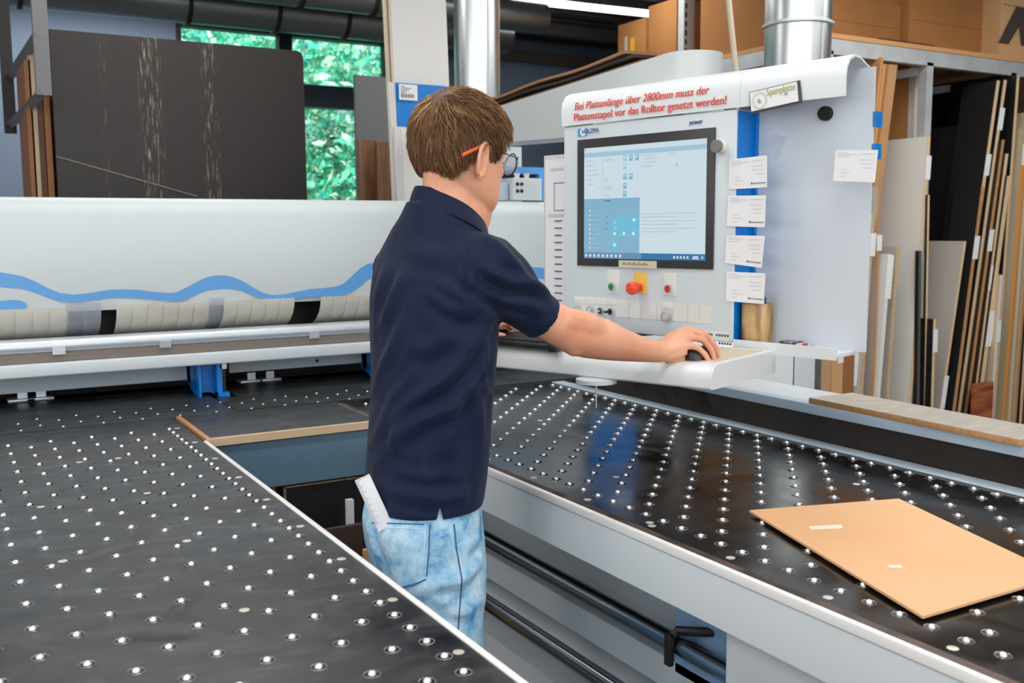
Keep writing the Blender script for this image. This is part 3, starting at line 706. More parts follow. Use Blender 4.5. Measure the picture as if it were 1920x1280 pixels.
# maker's mark and model word
lx0, lz0 = pl(1084, 256); lx1, lz1 = pl(1101, 240)
g = G().box(lx0, lx1, -.0022, .0, lz0, lz1, mat('logo_blue', (74, 156, 214), .5), TP)
cx_, cz_ = (lx0+lx1)/2+.003, (lz0+lz1)/2
g.lathe([(.0115, 0), (.0115, .0004), (.001, .0004)], M_paper, TP(V(cx_+.001, -.0023, cz_)), NP, 20)
tt = text('HOLZMA', .0185, M_navytxt, frame(TP(V(pl(1093, 252)[0], -.0050, pl(1093, 251)[1])), UP, -NP), .0003, 0, bold=0, width=pl(1124, 250)[0]-pl(1093, 250)[0])
merge(g, tt).build('logo', con, smooth=0)
text('power', .0185, M_navytxt, frame(TP(V(pl(1293, 232)[0], -.0022, pl(1293, 234)[1])), UP, -NP), .0003, .1, bold=0, width=pl(1318, 232)[0]-pl(1293, 232)[0]).build('lettering', con, smooth=0)
# buttons
M_plt = mat('button_plate', (216, 216, 212), .5); M_yel = mat('yellow_plate', (232, 190, 84), .5)
def plate(px0, py0, px1, py1, m=M_plt, name='button_plate'):
    a_ = pl(px0, py0); b_ = pl(px1, py1); return PB(name, a_[0], b_[0], -.003, .001, b_[1], a_[1], m, bev=.0008)
def knob(px, py, r, m, name, ringm=M_chrome, h=.008, parent=con):
    x_, z_ = pl(px, py); c_ = TP(V(x_, -.003, z_))
    o = G().lathe([(r, 0), (r, h*.6), (r*.9, h)] + [(r*.74, h), (r*.7, h*.7)], ringm, c_, NP, 24).build(name, parent)
    G().lathe([(r*.7, h*.5), (r*.7, h*.95), (r*.6, h*1.1), (.0005, h*1.1)], m, c_, NP, 24).build('cap', o); return o
plate(1140, 505, 1162, 550); plate(1245, 511, 1268, 555); plate(1190, 510, 1213, 551, M_yel, 'yellow_plate')
knob(1150, 537, .0125, mat('green_cap', (10, 128, 84), .35), 'green_button')
knob(1256, 541, .0125, mat('red_cap', (196, 34, 30), .35), 'red_button')
es = mat('emergency_red', (232, 74, 40), .35); x_, z_ = pl(1201, 539); c_ = TP(V(x_, -.003, z_))
G().lathe([(.0115, 0), (.0115, .010), (.014, .012), (.0145, .020), (.0175, .024), (.0188, .032), (.0175, .041), (.012, .0445), (.0005, .0455)], es, c_, NP, 28).build('emergency_stop', con, smooth=60)
a_ = pl(1080, 552); b_ = pl(1334, 607)
PB('switch_strip', a_[0], b_[0], -.0012, .001, b_[1], a_[1]-.008, M_plt)
for k, px in enumerate((1086, 1108, 1128, 1147)):
    plate(px-9, 556+k, px+9, 570+k)
    cm = mat('clear_cap', (190, 196, 198), .25) if k < 2 else M_black
    o = knob(px+1, 580+k*1.3, .0118, cm, 'clear_button' if k < 2 else 'rotary_switch')
    if k >= 2:
        x_, z_ = pl(px+1, 580+k*1.3); G().box(x_-.0035-.006*(k == 3), x_+.003, -.018-.008*(k == 3), -.006, z_-.003, z_+.003, M_black if k == 3 else M_alu, TP, bev=.001).build('lever', o)
plate(1243, 566, 1262, 580); knob(1252, 593, .0148, mat('grey_cap', (182, 182, 180), .4), 'grey_button', mat('grey_rim', (170, 170, 168), .4), .012)
g = G()
for px in (1180, 1203, 1232, 1262, 1290, 1312):
    x_, _ = pl(px, 590); z_0, z_1 = pl(px, 603)[1], pl(px, 568)[1]; g.box(x_-.0005, x_+.0005, -.0016, -.001, z_0, z_1, mat('strip_groove', (176, 178, 178), .6), TP)
g.build('groove', con)
# grey pointing label low right
a_ = pl(1305, 618); b_ = pl(1366, 640)
lb = PB('info_label', a_[0], b_[0], -.0012, .001, b_[1], a_[1], mat('info_label', (222, 222, 214), .6))
g = G()
for r_ in range(2):
    for k in range(13):
        if (k*5+r_) % 6: g.box(a_[0]+.006+k*.0085, a_[0]+.006+k*.0085+.006, -.0017, -.0012, a_[1]-.012-.021*r_, a_[1]-.006-.021*r_, M_ink, TP)
g.build('print', lb)
# round key knob at the screen's upper right (white rim grey cap)
x_, z_ = pl(1354, 275); c_ = TP(V(x_, 0, z_))
mg = G().lathe([(.0155, 0), (.0155, .010), (.014, .012), (.0135, .024)], mat('ivory_plastic', (226, 222, 206), .4), c_, NP, 28)
mg.lathe([(.0165, .020), (.0165, .029), (.015, .031), (.0005, .031)], mat('mid_grey_magnet', (118, 120, 118), .5), c_, NP, 28)
tag(mg.build('round_magnet', base=c_), 'grey round magnet on ivory stub right of the screen', 'magnet')
x_, z_ = pl(1550, 213, -DB); c_ = TP(V(x_, DB, z_))
tag(G().lathe([(.0175, 0), (.0175, .012), (.016, .016), (.0005, .0165)], M_rubber, c_, NP, 28).build('round_magnet', base=c_), 'black round magnet under the hood on the pale back plate', 'magnet')
x_, z_ = pl(1386, 287, -.03); c_ = TP(V(x_-.004, .05, z_)); G().lathe([(.012, 0), (.012, .012), (.001, .013)], M_black, c_, UP, 16).build('side_bolt', con)

# paper notes taped on the right edge of the box
M_clear = mat('clear_tape', (225, 232, 245), .2, alpha=.45)
def note(quad, off, label, lines=True, logo=True):
    # quad: 4 px corners tl,tr,br,bl on a plane off in front of the panel
    ps = [TP(V(pl(*p_, off)[0], -off, pl(*p_, off)[1])) for p_ in quad]
    t = thing('paper_note', ps[0], label, 'note')
    g = G(); n_ = 6; vs_ = []
    for i in range(n_+1):
        for j in range(n_+1):
            u, v = i/n_, j/n_; p = (ps[0]*(1-u)+ps[1]*u)*(1-v)+(ps[3]*(1-u)+ps[2]*u)*v
            p = p+NP*(.004*u*u*(1-.5*v)); vs_.append(p)
    k = len(vs_); th = [p-NP*.0006 for p in vs_]
    fs = []
    for i in range(n_):
        for j in range(n_):
            a = i*(n_+1)+j; fs.append((a, a+1, a+n_+2, a+n_+1)); fs.append((a+k, a+n_+1+k, a+n_+2+k, a+1+k))
    g.add(vs_+th, fs, M_paper); g.build('sheet', t, smooth=60)
    def pt(u, v): return (ps[0]*(1-u)+ps[1]*u)*(1-v)+(ps[3]*(1-u)+ps[2]*u)*v+NP*(.004*u*u*(1-.5*v)+.0006)
    g = G(); fa = mat('faint_print', (196, 198, 204), .8)
    for (u0, v0, u1) in ((.06, .07, .3), (.06, .13, .5), (.06, .2, .35), (.6, .12, .92), (.6, .3, .9), (.62, .42, .9), (.7, .55, .92), (.15, .62, .3), (.15, .72, .4), (.16, .84, .3)):
        g.add([pt(u0, v0), pt(u1, v0), pt(u1, v0+.018), pt(u0, v0+.018)], [(0, 1, 2, 3)], fa)
    if logo:
        g.add([pt(.62, .83), pt(.97, .83), pt(.97, .87), pt(.62, .87)], [(0, 1, 2, 3)], mat('grey_print', (150, 150, 156), .8))
        g.add([pt(.59, .81), pt(.625, .81), pt(.625, .88), pt(.59, .88)], [(0, 1, 2, 3)], M_ink)
    g.build('print', t, smooth=0)
    return t
note(((1367, 299), (1440, 291), (1439, 351), (1366, 355)), .003, 'topmost white note card beside the screen at the blue column')
note(((1365, 367), (1438, 366), (1435, 426), (1362, 424)), .003, 'second white note card from the top beside the screen')
note(((1362, 441), (1436, 442), (1429, 502), (1359, 493)), .003, 'third white note card from the top beside the screen')
note(((1362, 509), (1437, 512), (1433, 570), (1361, 564)), .003, 'lowest white note card above the tape roll')
note(((1567, 281), (1648, 281), (1641, 342), (1562, 339)), -.02, 'white note sheet taped over the right edge of the back plate', logo=False)
ps = [TP(V(pl(*p_, -DB+.002)[0], DB-.002, pl(*p_, -DB+.002)[1])) for p_ in ((1448, 248), (1473, 256), (1459, 299), (1434, 290))]
G_ = G(); G_.add(ps+[p-NP*.0005 for p in ps], [(0, 1, 2, 3), (4, 7, 6, 5), (0, 1, 5, 4), (1, 2, 6, 5), (2, 3, 7, 6), (3, 0, 4, 7)], M_clear)
tag(G_.build('tape_piece', base=ps[0]), 'clear slanted tape piece stuck on the back plate', 'tape')
# Spanplatte sign
ps = [TP(V(pl(*p_, .012)[0], -.012, pl(*p_, .012)[1])) for p_ in ((1406, 174), (1494, 153), (1500, 192), (1409, 209))]
sg = thing('name_sign', ps[0], 'tilted white plate with dark frame reading Spanplatte on the hood', 'sign')
ux = ps[1]-ps[0]; Lx = np.linalg.norm(ux); ux /= Lx; uz = ps[0]-ps[3]; Lz = np.linalg.norm(uz); uz /= Lz
TS = lambda p: ps[3]+ux*p[0]-NP*p[1]+uz*p[2]
G().box(-.003, Lx+.006, .001, .008, -.005, Lz+.002, mat('sign_frame', (72, 66, 66), .5), TS).build('frame', sg)
G().box(0, Lx, -.001, .001, 0, Lz, M_paper, TS).build('plate', sg)
M_olive = mat('olive_lettering', (176, 180, 116), .6)
text('Spanplatte', .024, M_olive, frame(ps[3]+ux*(Lx*.36)+uz*(Lz*.62)+NP*.0015, ux, -NP, uz), .0003, 0, bold=0, width=Lx*.60).build('lettering', sg, smooth=0)
g = G()
for k in range(26):
    a_ = k/26*2*math.pi; r0, r1 = (.016, .022)
    c0 = ps[3]+ux*(Lx*.2)+uz*(Lz*.46)+NP*.0016
    d = ux*math.cos(a_)+uz*math.sin(a_); e = -ux*math.sin(a_)+uz*math.cos(a_)
    g.add([c0+d*r0-e*.0008, c0+d*r0+e*.0008, c0+d*r1+e*.0008, c0+d*r1-e*.0008], [(0, 1, 2, 3)], M_olive)
g.build('blade_emblem', sg, smooth=0)
for u, v in ((.2, .46), (.77, .55)):
    G().lathe([(.0048, 0), (.0048, .003), (.004, .004), (.0004, .004)], M_steel, ps[3]+ux*Lx*u+uz*Lz*v+NP*.001, NP, 16).build('screw', sg)
# tape roll, little tin and cable on the shelf
x_, _ = pl(1419, 600, -.045); zsf = zs-.018
cR = TP(V(x_, .047, zsf)); M_pt = mat('brown_packing_tape', (196, 162, 112), .25, noise=(26, (140, 102, 60), .42, .6, (1, 1, .25)))
ro = thing('tape_roll', cR, 'upright roll of brown packing tape in clear wrap on the console shelf', 'tape roll')
G().lathe([(.022, 0), (.039, 0), (.040, .002), (.040, .104), (.039, .106), (.022, .106), (.022, 0)], M_pt, cR, n=32).build('roll', ro)
g = G()
for k, (dx, c_) in enumerate(((.010, (200, 40, 44)), (-.004, (40, 56, 130)), (.016, (40, 56, 130)))):
    t = thing('marker_pen', cR+UP*dx, ('red', 'blue', 'dark blue')[k]+' pen end poking out of the tape roll', 'pen')
    G().tube([cR+UP*dx+V(0, 0, .002), cR+UP*(dx*1.25)+V(0, 0, .112+.005*k)], .005, mat('pen_%d' % c_[0], c_, .4), 10).build('barrel', t)
x_, _ = pl(1484, 628, -.03)
tn = thing('folded_packet', TP(V(x_, .04, zsf)), 'small crumpled foil packet with red end lying on the console shelf', 'packet')
G().box(x_-.030, x_+.018, .018, .06, zsf, zsf+.016, mat('foil', (150, 150, 158), .25, .8, noise=(60, (60, 40, 50), .4, .6, U1)), TP, .003).build('body', tn)
G().box(x_+.018, x_+.034, .02, .058, zsf, zsf+.013, M_plt, TP, .002).build('cap', tn)
G().box(x_+.034, x_+.038, .022, .045, zsf+.001, zsf+.014, mat('red_cap', (196, 34, 30), .35), TP, .001).build('end', tn)
g = G(); a_ = TP(V(pl(1380, 642)[0], .02, zb-.0)); g.tube([a_, a_+V(0, 0, -.03)+UP*-.008], .0022, M_black, 6); g.tube([a_+UP*.008, a_+V(0, 0, -.03)+UP*.022], .0022, M_black, 6); g.build('cable_tie', con)

# document holder left of the console
dh_ = thing('document_holder', P(1040, 430, 3.1), 'grey framed document board with a printed list left of the console', 'document holder')
DP0 = P(1030, 430, 3.15)
def dl(px, py): w_ = HITP(px, py, DP0, NP); d = w_-O_; return d.dot(UP), w_[2]
dyo = -(DP0-O_).dot(NP)
a_ = dl(1019, 292); b_ = dl(1085, 585)
G().box(a_[0], b_[0], dyo, dyo+.012, b_[1], a_[1], M_galv if False else mat('holder_grey', (196, 196, 196), .4), TP, .004).build('backing', dh_)
a2 = dl(1023, 300); b2 = dl(1083, 580)
sh = G().box(a2[0], b2[0], dyo-.002, dyo+.001, b2[1], a2[1], mat('list_paper', (228, 226, 230), .7), TP).build('list_sheet', dh_)
g = G()
for k in range(12):
    z_ = dl(1046, 414+k*13.5)[1]; x_ = dl(1041, 420)[0]; g.box(x_, x_+.032, dyo-.0035, dyo-.002, z_-.002, z_+.002, M_ink, TP)
x0_, z0_ = dl(1040, 395); x1_, z1_ = dl(1070, 341); fr = M_ink
for (xa_, xb_, za_, zb_) in ((x0_, x1_, z0_, z0_+.002), (x0_, x1_, z1_-.002, z1_), (x0_, x0_+.0015, z0_, z1_)): g.box(xa_, xb_, dyo-.0035, dyo-.002, za_, zb_, fr, TP)
x0_, z0_ = dl(1033, 320); x1_, z1_ = dl(1070, 313); g.box(x0_, x1_, dyo-.0035, dyo-.002, z0_, z1_, mat('grey_bar', (196, 196, 198), .7), TP)
x0_, z0_ = dl(1029, 406); x1_, z1_ = dl(1070, 400); g.box(x0_, x1_, dyo-.0035, dyo-.002, z0_, z1_, MATS['grey_bar'], TP)
g.build('print', sh, smooth=0)
G().tube([TP(V(b_[0], dyo+.03, a_[1]-.2)), TP(V(xl+.12, .1, a_[1]-.2))], .012, M_lgrey).build('bracket', dh_)

# keyboard tray
ut = V(-.358, .934, 0); ut /= np.linalg.norm(ut); vt = V(.934, .358, 0); vt /= np.linalg.norm(vt)
T0 = P(1333, 732, 2.22); ZTR = T0[2]+.056
TT = frame((T0[0], T0[1], T0[2]), ut, vt)
TL, TD, H_ = .86, .345, .056
prof = [(0, .004), (.0, .024), (.004, .036), (.012, .047), (.024, .054), (.038, .056), (TD, .056), (TD, .0), (.004, 0)]
g = G(); g.loft([[TT(V(s_, y, z)) for y, z in prof] for s_ in (.006, TL)], M_white)
g.loft([[TT(V(s_, y, z)) for y, z in prof] for s_ in (.0, .0055)], M_white)
g.build('tray', con, smooth=40)
G().box(.02, .30, .06, TD-.03, .056, .0572, mat('worn_inlay', (214, 200, 178), .5, noise=(6, (200, 176, 140), .4, .7, U1)), TT).build('tray_inlay', con)
p = P(1118, 712, 2.42); G().lathe([(.05, 0), (.05, .01), (.03, .012)], M_lgrey, V(p[0], p[1], T0[2]-.012), n=20).build('tray_mount', con)
G().tube([V(p[0], p[1], T0[2]-.01), V(p[0], p[1], T0[2]-.075)], .002, M_steel, 8).build('hanging_rod', con)
G().box(.62, .72, TD-.06, TD+.2, .02, .05, M_lgrey, TT).build('tray_arm', con)
# keyboard
kp = HIT(1044, 652, 2, ZTR+.01)
TK = frame((kp[0], kp[1], ZTR), ut, vt)
kb = thing('keyboard', kp, 'black keyboard on the white tray partly hidden by the arm', 'keyboard')
G().box(0, .44, 0, .14, .004, .018, M_black, TK, .004).build('case', kb)
g = G(); kc = mat('keycap', (44, 44, 46), .5)
for r_ in range(6):
    for c_ in range(21): g.box(.010+c_*.0201, .010+c_*.0201+.017, .010+r_*.0205, .010+r_*.0205+.017, .018, .023+.001*r_, kc, TK)
tag(g.build('keys', kb), 'rows of dark keys', kind='stuff')
G().box(-.004, .02, -.012, .01, .0, .02, M_black, TK, .003).build('foot', kb)

# support arm above the console
arm = thing('support_arm', (1.9, 2.2, 1.9), 'thick white swivel arm holding the console, rounded end at the pipe', 'arm')
AD = V(.14, .99, 0); AD /= np.linalg.norm(AD); AN = V(AD[1], -AD[0], 0)
AE = P(1330, 97, 2.75); zt_ = AE[2]+.005
TA = frame((AE[0], AE[1], 0), AD, -AN)    # x along arm away, y left(-) .. right
Wd = .17; R_ = Wd/2
cx = .0
pts2 = []
for k in range(13):
    a_ = math.pi/2+k*math.pi/12; pts2.append((R_+R_*math.cos(a_), R_*math.sin(a_)))
# the visible face is the left side; the outline in plan: rounded near end
plan = [(2.0, R_)] + pts2 + [(2.0, -R_)]
def solid(plan, z0f, z1f, m):
    g = G(); n_ = len(plan)
    vs_ = [TA(V(x, y-R_*.0, z0f(x))) for x, y in plan]+[TA(V(x, y, z1f(x))) for x, y in plan]
    g.add(vs_, [list(range(n_))[::-1], [n_+j for j in range(n_)]]+[(j, (j+1) % n_, n_+(j+1) % n_, n_+j) for j in range(n_)], m); return g
solid(plan, lambda x: zt_-.115-(.0 if x > .4 else .12*(.4-x)/.4), lambda x: zt_ if x > .25 else zt_-.0*x, M_arm).build('beam', arm, smooth=40)
G().box(.02, .16, -R_+.02, R_-.02, 1.62, zt_-.1, M_lgrey, TA).build('drop_post', arm)
pc = HIT(978, 300, 1, 4.05)
G().box(pc[0]-.16, pc[0], 4.05, 4.2, 0, zt_-.11, M_lgrey).build('column', arm)
g = solid([(x, y*.55) for x, y in plan], lambda x: zt_-.128, lambda x: zt_-.114, M_galv); 
G().box(.35, 1.9, -.02, .02, zt_-.13, zt_-.113, M_galv, TA).build('guide_rail', arm)
# long brown boards lying on top of the arm
for k in range(3):
    t = thing('warped_board', (2.0, 3.3, zt_), ('lowest', 'middle', 'topmost')[k]+' of the thin warped brown boards lying on the white arm', 'board', 'warped boards on the arm')
    cl = ((120, 84, 62), (56, 42, 36), (146, 108, 80))[k]
    rings = []
    for i in range(16):
        s_ = .25+.04*k+i*(2.1-.1*k)/15; y_ = -.05+.01*k; z_ = zt_+.001+.013*k+(.004*math.sin(i*1.1+k) if k else .0)+.004*(k)
        rings.append([TA(V(s_, y_, z_)), TA(V(s_, y_+.12, z_)), TA(V(s_, y_+.12, z_+.009)), TA(V(s_, y_, z_+.009))])
    G().loft(rings, mat('warped_%d' % k, cl, .8)).build('plank', t)
# blue frame and grey switch box on top of the cover
YB = 3.85; a_ = HIT(950, 312, 1, YB); b_ = HIT(1018, 375, 1, YB)
bf = thing('steel_stand', (a_[0], YB, 1.65), 'blue steel frame standing on the white saw cover left of the console', 'frame')
G().box(a_[0]-.25, b_[0]+.02, YB, YB+.04, a_[2]-.03, a_[2], M_wave).build('top_rail', bf)
G().box(b_[0]-.02, b_[0]+.02, YB, YB+.04, 1.655, a_[2]-.03, M_wave).build('upright', bf); G().box(a_[0]-.25, a_[0]-.22, YB, YB+.04, 1.655, a_[2]-.03, M_wave).build('upright', bf)
G().box(a_[0]-.22, b_[0]-.02, YB+.03, YB+.04, 1.655, a_[2]-.03, mat('dark_blue_sheet', (20, 44, 84), .5)).build('infill', bf)
YB2 = 3.70; a_ = HIT(962, 333, 1, YB2); b_ = HIT(1016, 378, 1, YB2)
eb = thing('junction_box', (a_[0], YB2, 1.65), 'grey junction box with four round holes on the saw cover', 'electrical box')
G().box(a_[0], b_[0], YB2, YB2+.1, 1.652, a_[2], M_lgrey, bev=.002).build('case', eb)
G().box(a_[0]-.12, a_[0]-.006, YB2+.03, YB2+.12, 1.652, a_[2]-.02, M_greyplate, bev=.002).build('side_case', eb)
for i in range(2):
    for j in range(2):
        p = HIT(970+i*8, 345+j*13, 1, YB2); G().lathe([(.008, 0), (.008, .002), (.0005, .002)], M_dark, p-V(0, .001, 0), (0, -1, 0), 14).build('hole', eb)
for px in (969, 987):
    p = HIT(px, 333, 1, YB2+.03); G().lathe([(.011, 0), (.011, .012), (.014, .013), (.014, .02), (.001, .021)], M_paper, V(p[0], YB2+.03, a_[2]), n=8).build('gland', eb)

# ================================================================ storage rack at the right with sheets and cartons
YR = 4.2
c0 = HIT(1547, 55, 1, YR); ZR = 2.66
rack = thing('storage_rack', (c0[0], YR, 0), 'large galvanised storage rack with wooden deck at the right', 'rack')
XE = 9.4
YU = 5.42
CSIDE = [(4.66, 5.33, .77, 'long brown carton side between big pipe and perforated upright'), (5.58, 5.90, .47, 'brown carton left of the perforated upright'), (5.93, 6.27, .40, 'farthest brown carton with yellow label at the rack end')]
def post(px, w_=.06):
    p = HIT(px, 110, 1, YR); G().box(p[0]-w_/2, p[0]+w_/2, YR, YR+.06, 0, ZR-.1, M_galv).build('post', rack)
for px in (1556, 1745, 1903): post(px)
G().box(c0[0], XE, YR, YR+.05, ZR-.12, ZR-.03, M_galv).build('front_beam', rack)
G().box(c0[0], c0[0]+.05, YR+.05, 6.42, ZR-.12, ZR-.03, M_galv).build('side_beam', rack)
G().box(c0[0], XE, YR-.005, 6.42, ZR-.028, ZR, mat('deck_wood', (206, 152, 100), .7)).build('deck', rack)
for yy in (6.3,): G().box(c0[0], c0[0]+.06, yy, yy+.06, 0, ZR-.1, M_galv).build('post', rack)
for px, nm in ((1745, 0), (1903, 1)):
    p = HIT(px, 110, 1, YR); G().box(p[0]-.02, p[0]+.02, YR+.06, 6.4, ZR-.17, ZR-.12, M_lgrey).build('cross_beam', rack)
pp = HIT(1291, 60, 1, YU)
up = thing('perforated_upright', (pp[0], YU, 0), 'perforated galvanised upright rising beside the cartons', 'post')
G().box(pp[0]-.01, pp[0]+.05, YU, YU+.05, 0, 3.46, M_alu).build('profile', up)
g = G()
for k in range(14): g.box(pp[0]-.032, pp[0]-.020, YU-.007, YU, 2.6+k*.06, 2.635+k*.06, M_black)
G().box(pp[0]-.042, pp[0]-.01, YU, YU+.06, 0, 3.46, M_galv).build('flange', up); g.build('slot', up)
# plastic cord hanging
r0 = P(1364, -20, 4.0); r1 = P(1384, 175, 4.0)
tag(G().tube([r0, r1, V(r1[0]+.02, r1[1], 1.9)], .012, mat('cord_beige', (190, 176, 154), .6), 10).build('hanging_cord', base=r1), 'beige cord hanging down left of the big pipe', 'cord')
# inner dark back of the bays
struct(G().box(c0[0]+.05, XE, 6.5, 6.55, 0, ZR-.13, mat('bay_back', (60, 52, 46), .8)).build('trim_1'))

def edgeboard(i, top, bot, wpx, face, edge, dy, label, y=YR+.0, sticker=None, z0=.02):
    """sheet standing in the rack, its narrow front edge seen from the front, its face turned left"""
    (xt, yt), (xb, yb) = top, bot
    A_ = HIT(xt, yt, 1, y); B_ = HIT(xb, yb, 1, y)
    k = (B_[0]-A_[0])/(A_[2]-B_[2]); xbot = A_[0]+k*(A_[2]-z0)
    wd = wpx/265
    t = thing('sheet_board', (xbot, y, z0), label, 'board', 'sheets standing in the rack')
    T = frame((0, y, 0), (1, 0, 0), (0, 1, 0))
    g = G(); g.prism([(xbot-wd, z0), (xbot, z0), (A_[0], A_[2]), (A_[0]-wd, A_[2])], .003, dy, face, T); g.build('sheet', t)
    g = G(); g.prism([(xbot-wd, z0), (xbot, z0), (A_[0], A_[2]), (A_[0]-wd, A_[2])], 0, .0028, edge, T); g.build('edge', t)
    if sticker:
        for (s0, s1) in sticker:
            def at(z): return A_[0]+k*(A_[2]-z)
            za = HIT(xt, s0, 1, y)[2]; zb_ = HIT(xt, s1, 1, y)[2]
            G().prism([(at(zb_)-wd-.003, zb_), (at(zb_)+.02, zb_), (at(za)+.02, za), (at(za)-wd-.003, za)], -.003, -.001, M_paper, T).build('sticker', t)
    return t
F_br = mat('brown_mdf_face', (184, 130, 80), .75); F_tan = mat('tan_face', (198, 142, 90), .75); F_w = mat('white_face', (236, 234, 228), .5); F_g = mat('grey_face', (186, 180, 172), .6); F_bk = mat('black_face', (26, 25, 26), .5)
F_or = mat('orange_brown_face', (160, 96, 50), .7); E_pale = mat('pale_edge', (220, 190, 152), .7); E_or = mat('orange_edge', (226, 150, 66), .7); E_w = mat('white_edge', (226, 222, 216), .6); F_beige = mat('beige_face', (196, 176, 146), .7); F_db = mat('dark_brown_face', (60, 44, 38), .6)
K = 0
S = [
 # top px, bottom px, edge width px, face, edge, depth, label, y
 ((1657, 107), (1600, 560), 5, F_br, F_tan, 1.5, 'leftmost tan fibreboard rising beside the console hood', 0),
 ((1662, 120), (1598, 640), 7, F_br, F_tan, 1.3, 'second tan fibreboard from the console', 0),
 ((1683, 122), (1606, 720), 20, F_tan, M_mdf, 1.0, 'thick tan fibreboard stack end left of the white sheets', 0),
 ((1713, 124), (1708, 300), 3, F_tan, E_pale, 1.4, 'cardboard coloured sheet behind the white sheets', .25),
 ((1722, 122), (1716, 300), 6, F_w, E_w, .05, 'first thin white sheet below the rack beam', .22),
 ((1730, 121), (1724, 300), 6, F_w, E_pale, .04, 'second thin white sheet below the rack beam', .2),
 ((1738, 120), (1730, 300), 6, F_g, E_pale, .03, 'thin grey sheet against the rack post', .18),
 ((1745, 256), (1709, 755), 7, F_w, E_pale, 1.2, 'large white sheet with barcode sticker left of the black sheets', -.02),
 ((1687, 462), (1667, 750), 8, F_g, M_chip, .5, 'grey sheet with speckled chipboard edge before the white sheet', -.06),
 ((1672, 476), (1650, 745), 9, F_w, E_w, .4, 'narrow white sheet with white tape before the grey sheet', -.09),
 ((1652, 350), (1640, 745), 6, F_g, M_wood, .5, 'thin brown edged sheet behind the narrow white one', -.07),
 ((1641, 400), (1618, 740), 7, F_w, M_chip, .6, 'white faced sheet with chipboard edge leaning left', -.10),
 ((1625, 420), (1600, 735), 6, F_w, M_chip, .5, 'white faced sheet nearest the console back plate', -.12),
 ((1728, 470), (1724, 757), 6, F_bk, mat('dark_grey_edge', (84, 84, 82), .5), .03, 'black sheet with dark grey edge beside the white sheet', -.05),
 ((1743, 365), (1736, 757), 4, F_bk, E_pale, .02, 'black sheet with thin pale edge below the rack post', -.04),
 ((1755, 598), (1750, 765), 6, F_bk, E_pale, .15, 'short black offcut with white sticker on its edge', -.09),
 ((1881, 141), (1840, 520), 4, F_bk, F_bk, 1.9, 'huge black sheet filling the top of the second bay', .30),
 ((1844, 231), (1812, 560), 4, F_bk, E_or, 1.2, 'lower black sheet with orange edge in the second bay', .05),
 ((1812, 452), (1766, 770), 6, F_g, E_pale, .9, 'greyish beige sheet low in the second bay', -.03),
 ((1875, 151), (1786, 780), 8, F_bk, E_pale, .25, 'pale edged sheet leaning in front of the huge black one', -.03),
 ((1888, 150), (1800, 780), 8, F_bk, E_pale, .2, 'second pale edged sheet leaning beside the first in the second bay', -.02),
 ((1846, 350), (1790, 782), 8, F_bk, M_wood, .2, 'tan edged sheet with white tape leaning low in the second bay', -.06),
 ((1884, 262), (1812, 785), 7, F_bk, M_wood, .2, 'orange brown edged sheet in the middle of the second bay', -.05),
 ((1891, 288), (1826, 790), 8, F_db, E_pale, .2, 'pale sheet with sticker in the middle of the second bay', -.05),
 ((1896, 330), (1838, 770), 10, F_bk, E_pale, .2, 'dark faced sheet above the small walnut offcut', -.07),
 ((1912, 140), (1864, 800), 7, F_bk, E_pale, .5, 'long pale edged sheet next to the right rack post', -.02),
 ((1880, 515), (1860, 790), 6, F_beige, E_w, .2, 'short whitish sheet with sticker low beside the long pale one', -.1),
 ((1926, 240), (1882, 805), 9, F_beige, E_or, .5, 'orange edged beige sheet at the right rim', -.03),
 ((1936, 210), (1893, 808), 7, F_beige, E_pale, .4, 'pale sheet just right of the orange edged one', -.03),
 ((1940, 300), (1904, 812), 6, F_beige, M_wood, .3, 'thin wood edged sheet at the right rim', -.04),
 ((1946, 300), (1914, 815), 7, F_bk, E_pale, .3, 'rightmost sheet in view with white tape', -.04),
]
ST = {7: [(292, 337)], 9: [(478, 560)], 10: [(440, 470)], 12: [(640, 720)], 11: [(437, 480)], 15: [(617, 660)], 17: [(397, 437)], 19: [(290, 330)], 20: [(203, 245)], 21: [(442, 485)], 22: [(430, 470)], 23: [(496, 542)], 24: [(580, 645)], 26: [(600, 640)], 27: [(270, 310)], 30: [(405, 440)], 18: [(700, 760)]}
for i, (tp_, bt_, wp_, fc_, ec_, dy_, lab_, yo_) in enumerate(S):
    edgeboard(i, tp_, bt_, wp_, fc_, ec_, dy_, lab_, YR+yo_-.03, ST.get(i))
wl = HIT(1838, 745, 1, YR-.14); wz = HIT(1838, 717, 1, YR-.14)[2]
t = thing('walnut_offcut', (wl[0], YR-.14, 0), 'short reddish walnut offcut with wavy grain in front of the sheets', 'board')
G().box(wl[0]-.10, wl[0]+.11, YR-.16, YR-.14, 0, wz, mat('walnut', (176, 104, 62), .5, noise=(9, (128, 66, 38), .4, .6, (.4, 1, 3)))).build('sheet', t)
# barcode sticker prints on the big white sheet
# bottom left brown boards beneath the console
for i, (x0, x1, cc, lab) in enumerate(((1533, 1560, (190, 150, 112), 'light brown fibreboard low behind the console shelf'), (1560, 1583, (200, 158, 110), 'tan fibreboard with white label low behind the shelf'), (1583, 1604, (150, 98, 60), 'reddish brown board low behind the shelf corner'))):
    Y_ = YR-.2; a_ = HIT(x0, 655, 1, Y_); b_ = HIT(x1, 655, 1, Y_)
    t = thing('sheet_board', (a_[0], Y_, 0), lab, 'board'); G().box(a_[0], b_[0]-.005, Y_, Y_+.05, 0, 1.5-.12*i, mat('lowbrown_%d' % i, cc, .7)).build('sheet', t)
    if i == 1: G().box(b_[0]-.05, b_[0]-.005, Y_-.002, Y_, HIT(x0, 682, 1, Y_)[2], HIT(x0, 655, 1, Y_)[2], M_paper).build('sticker', t)
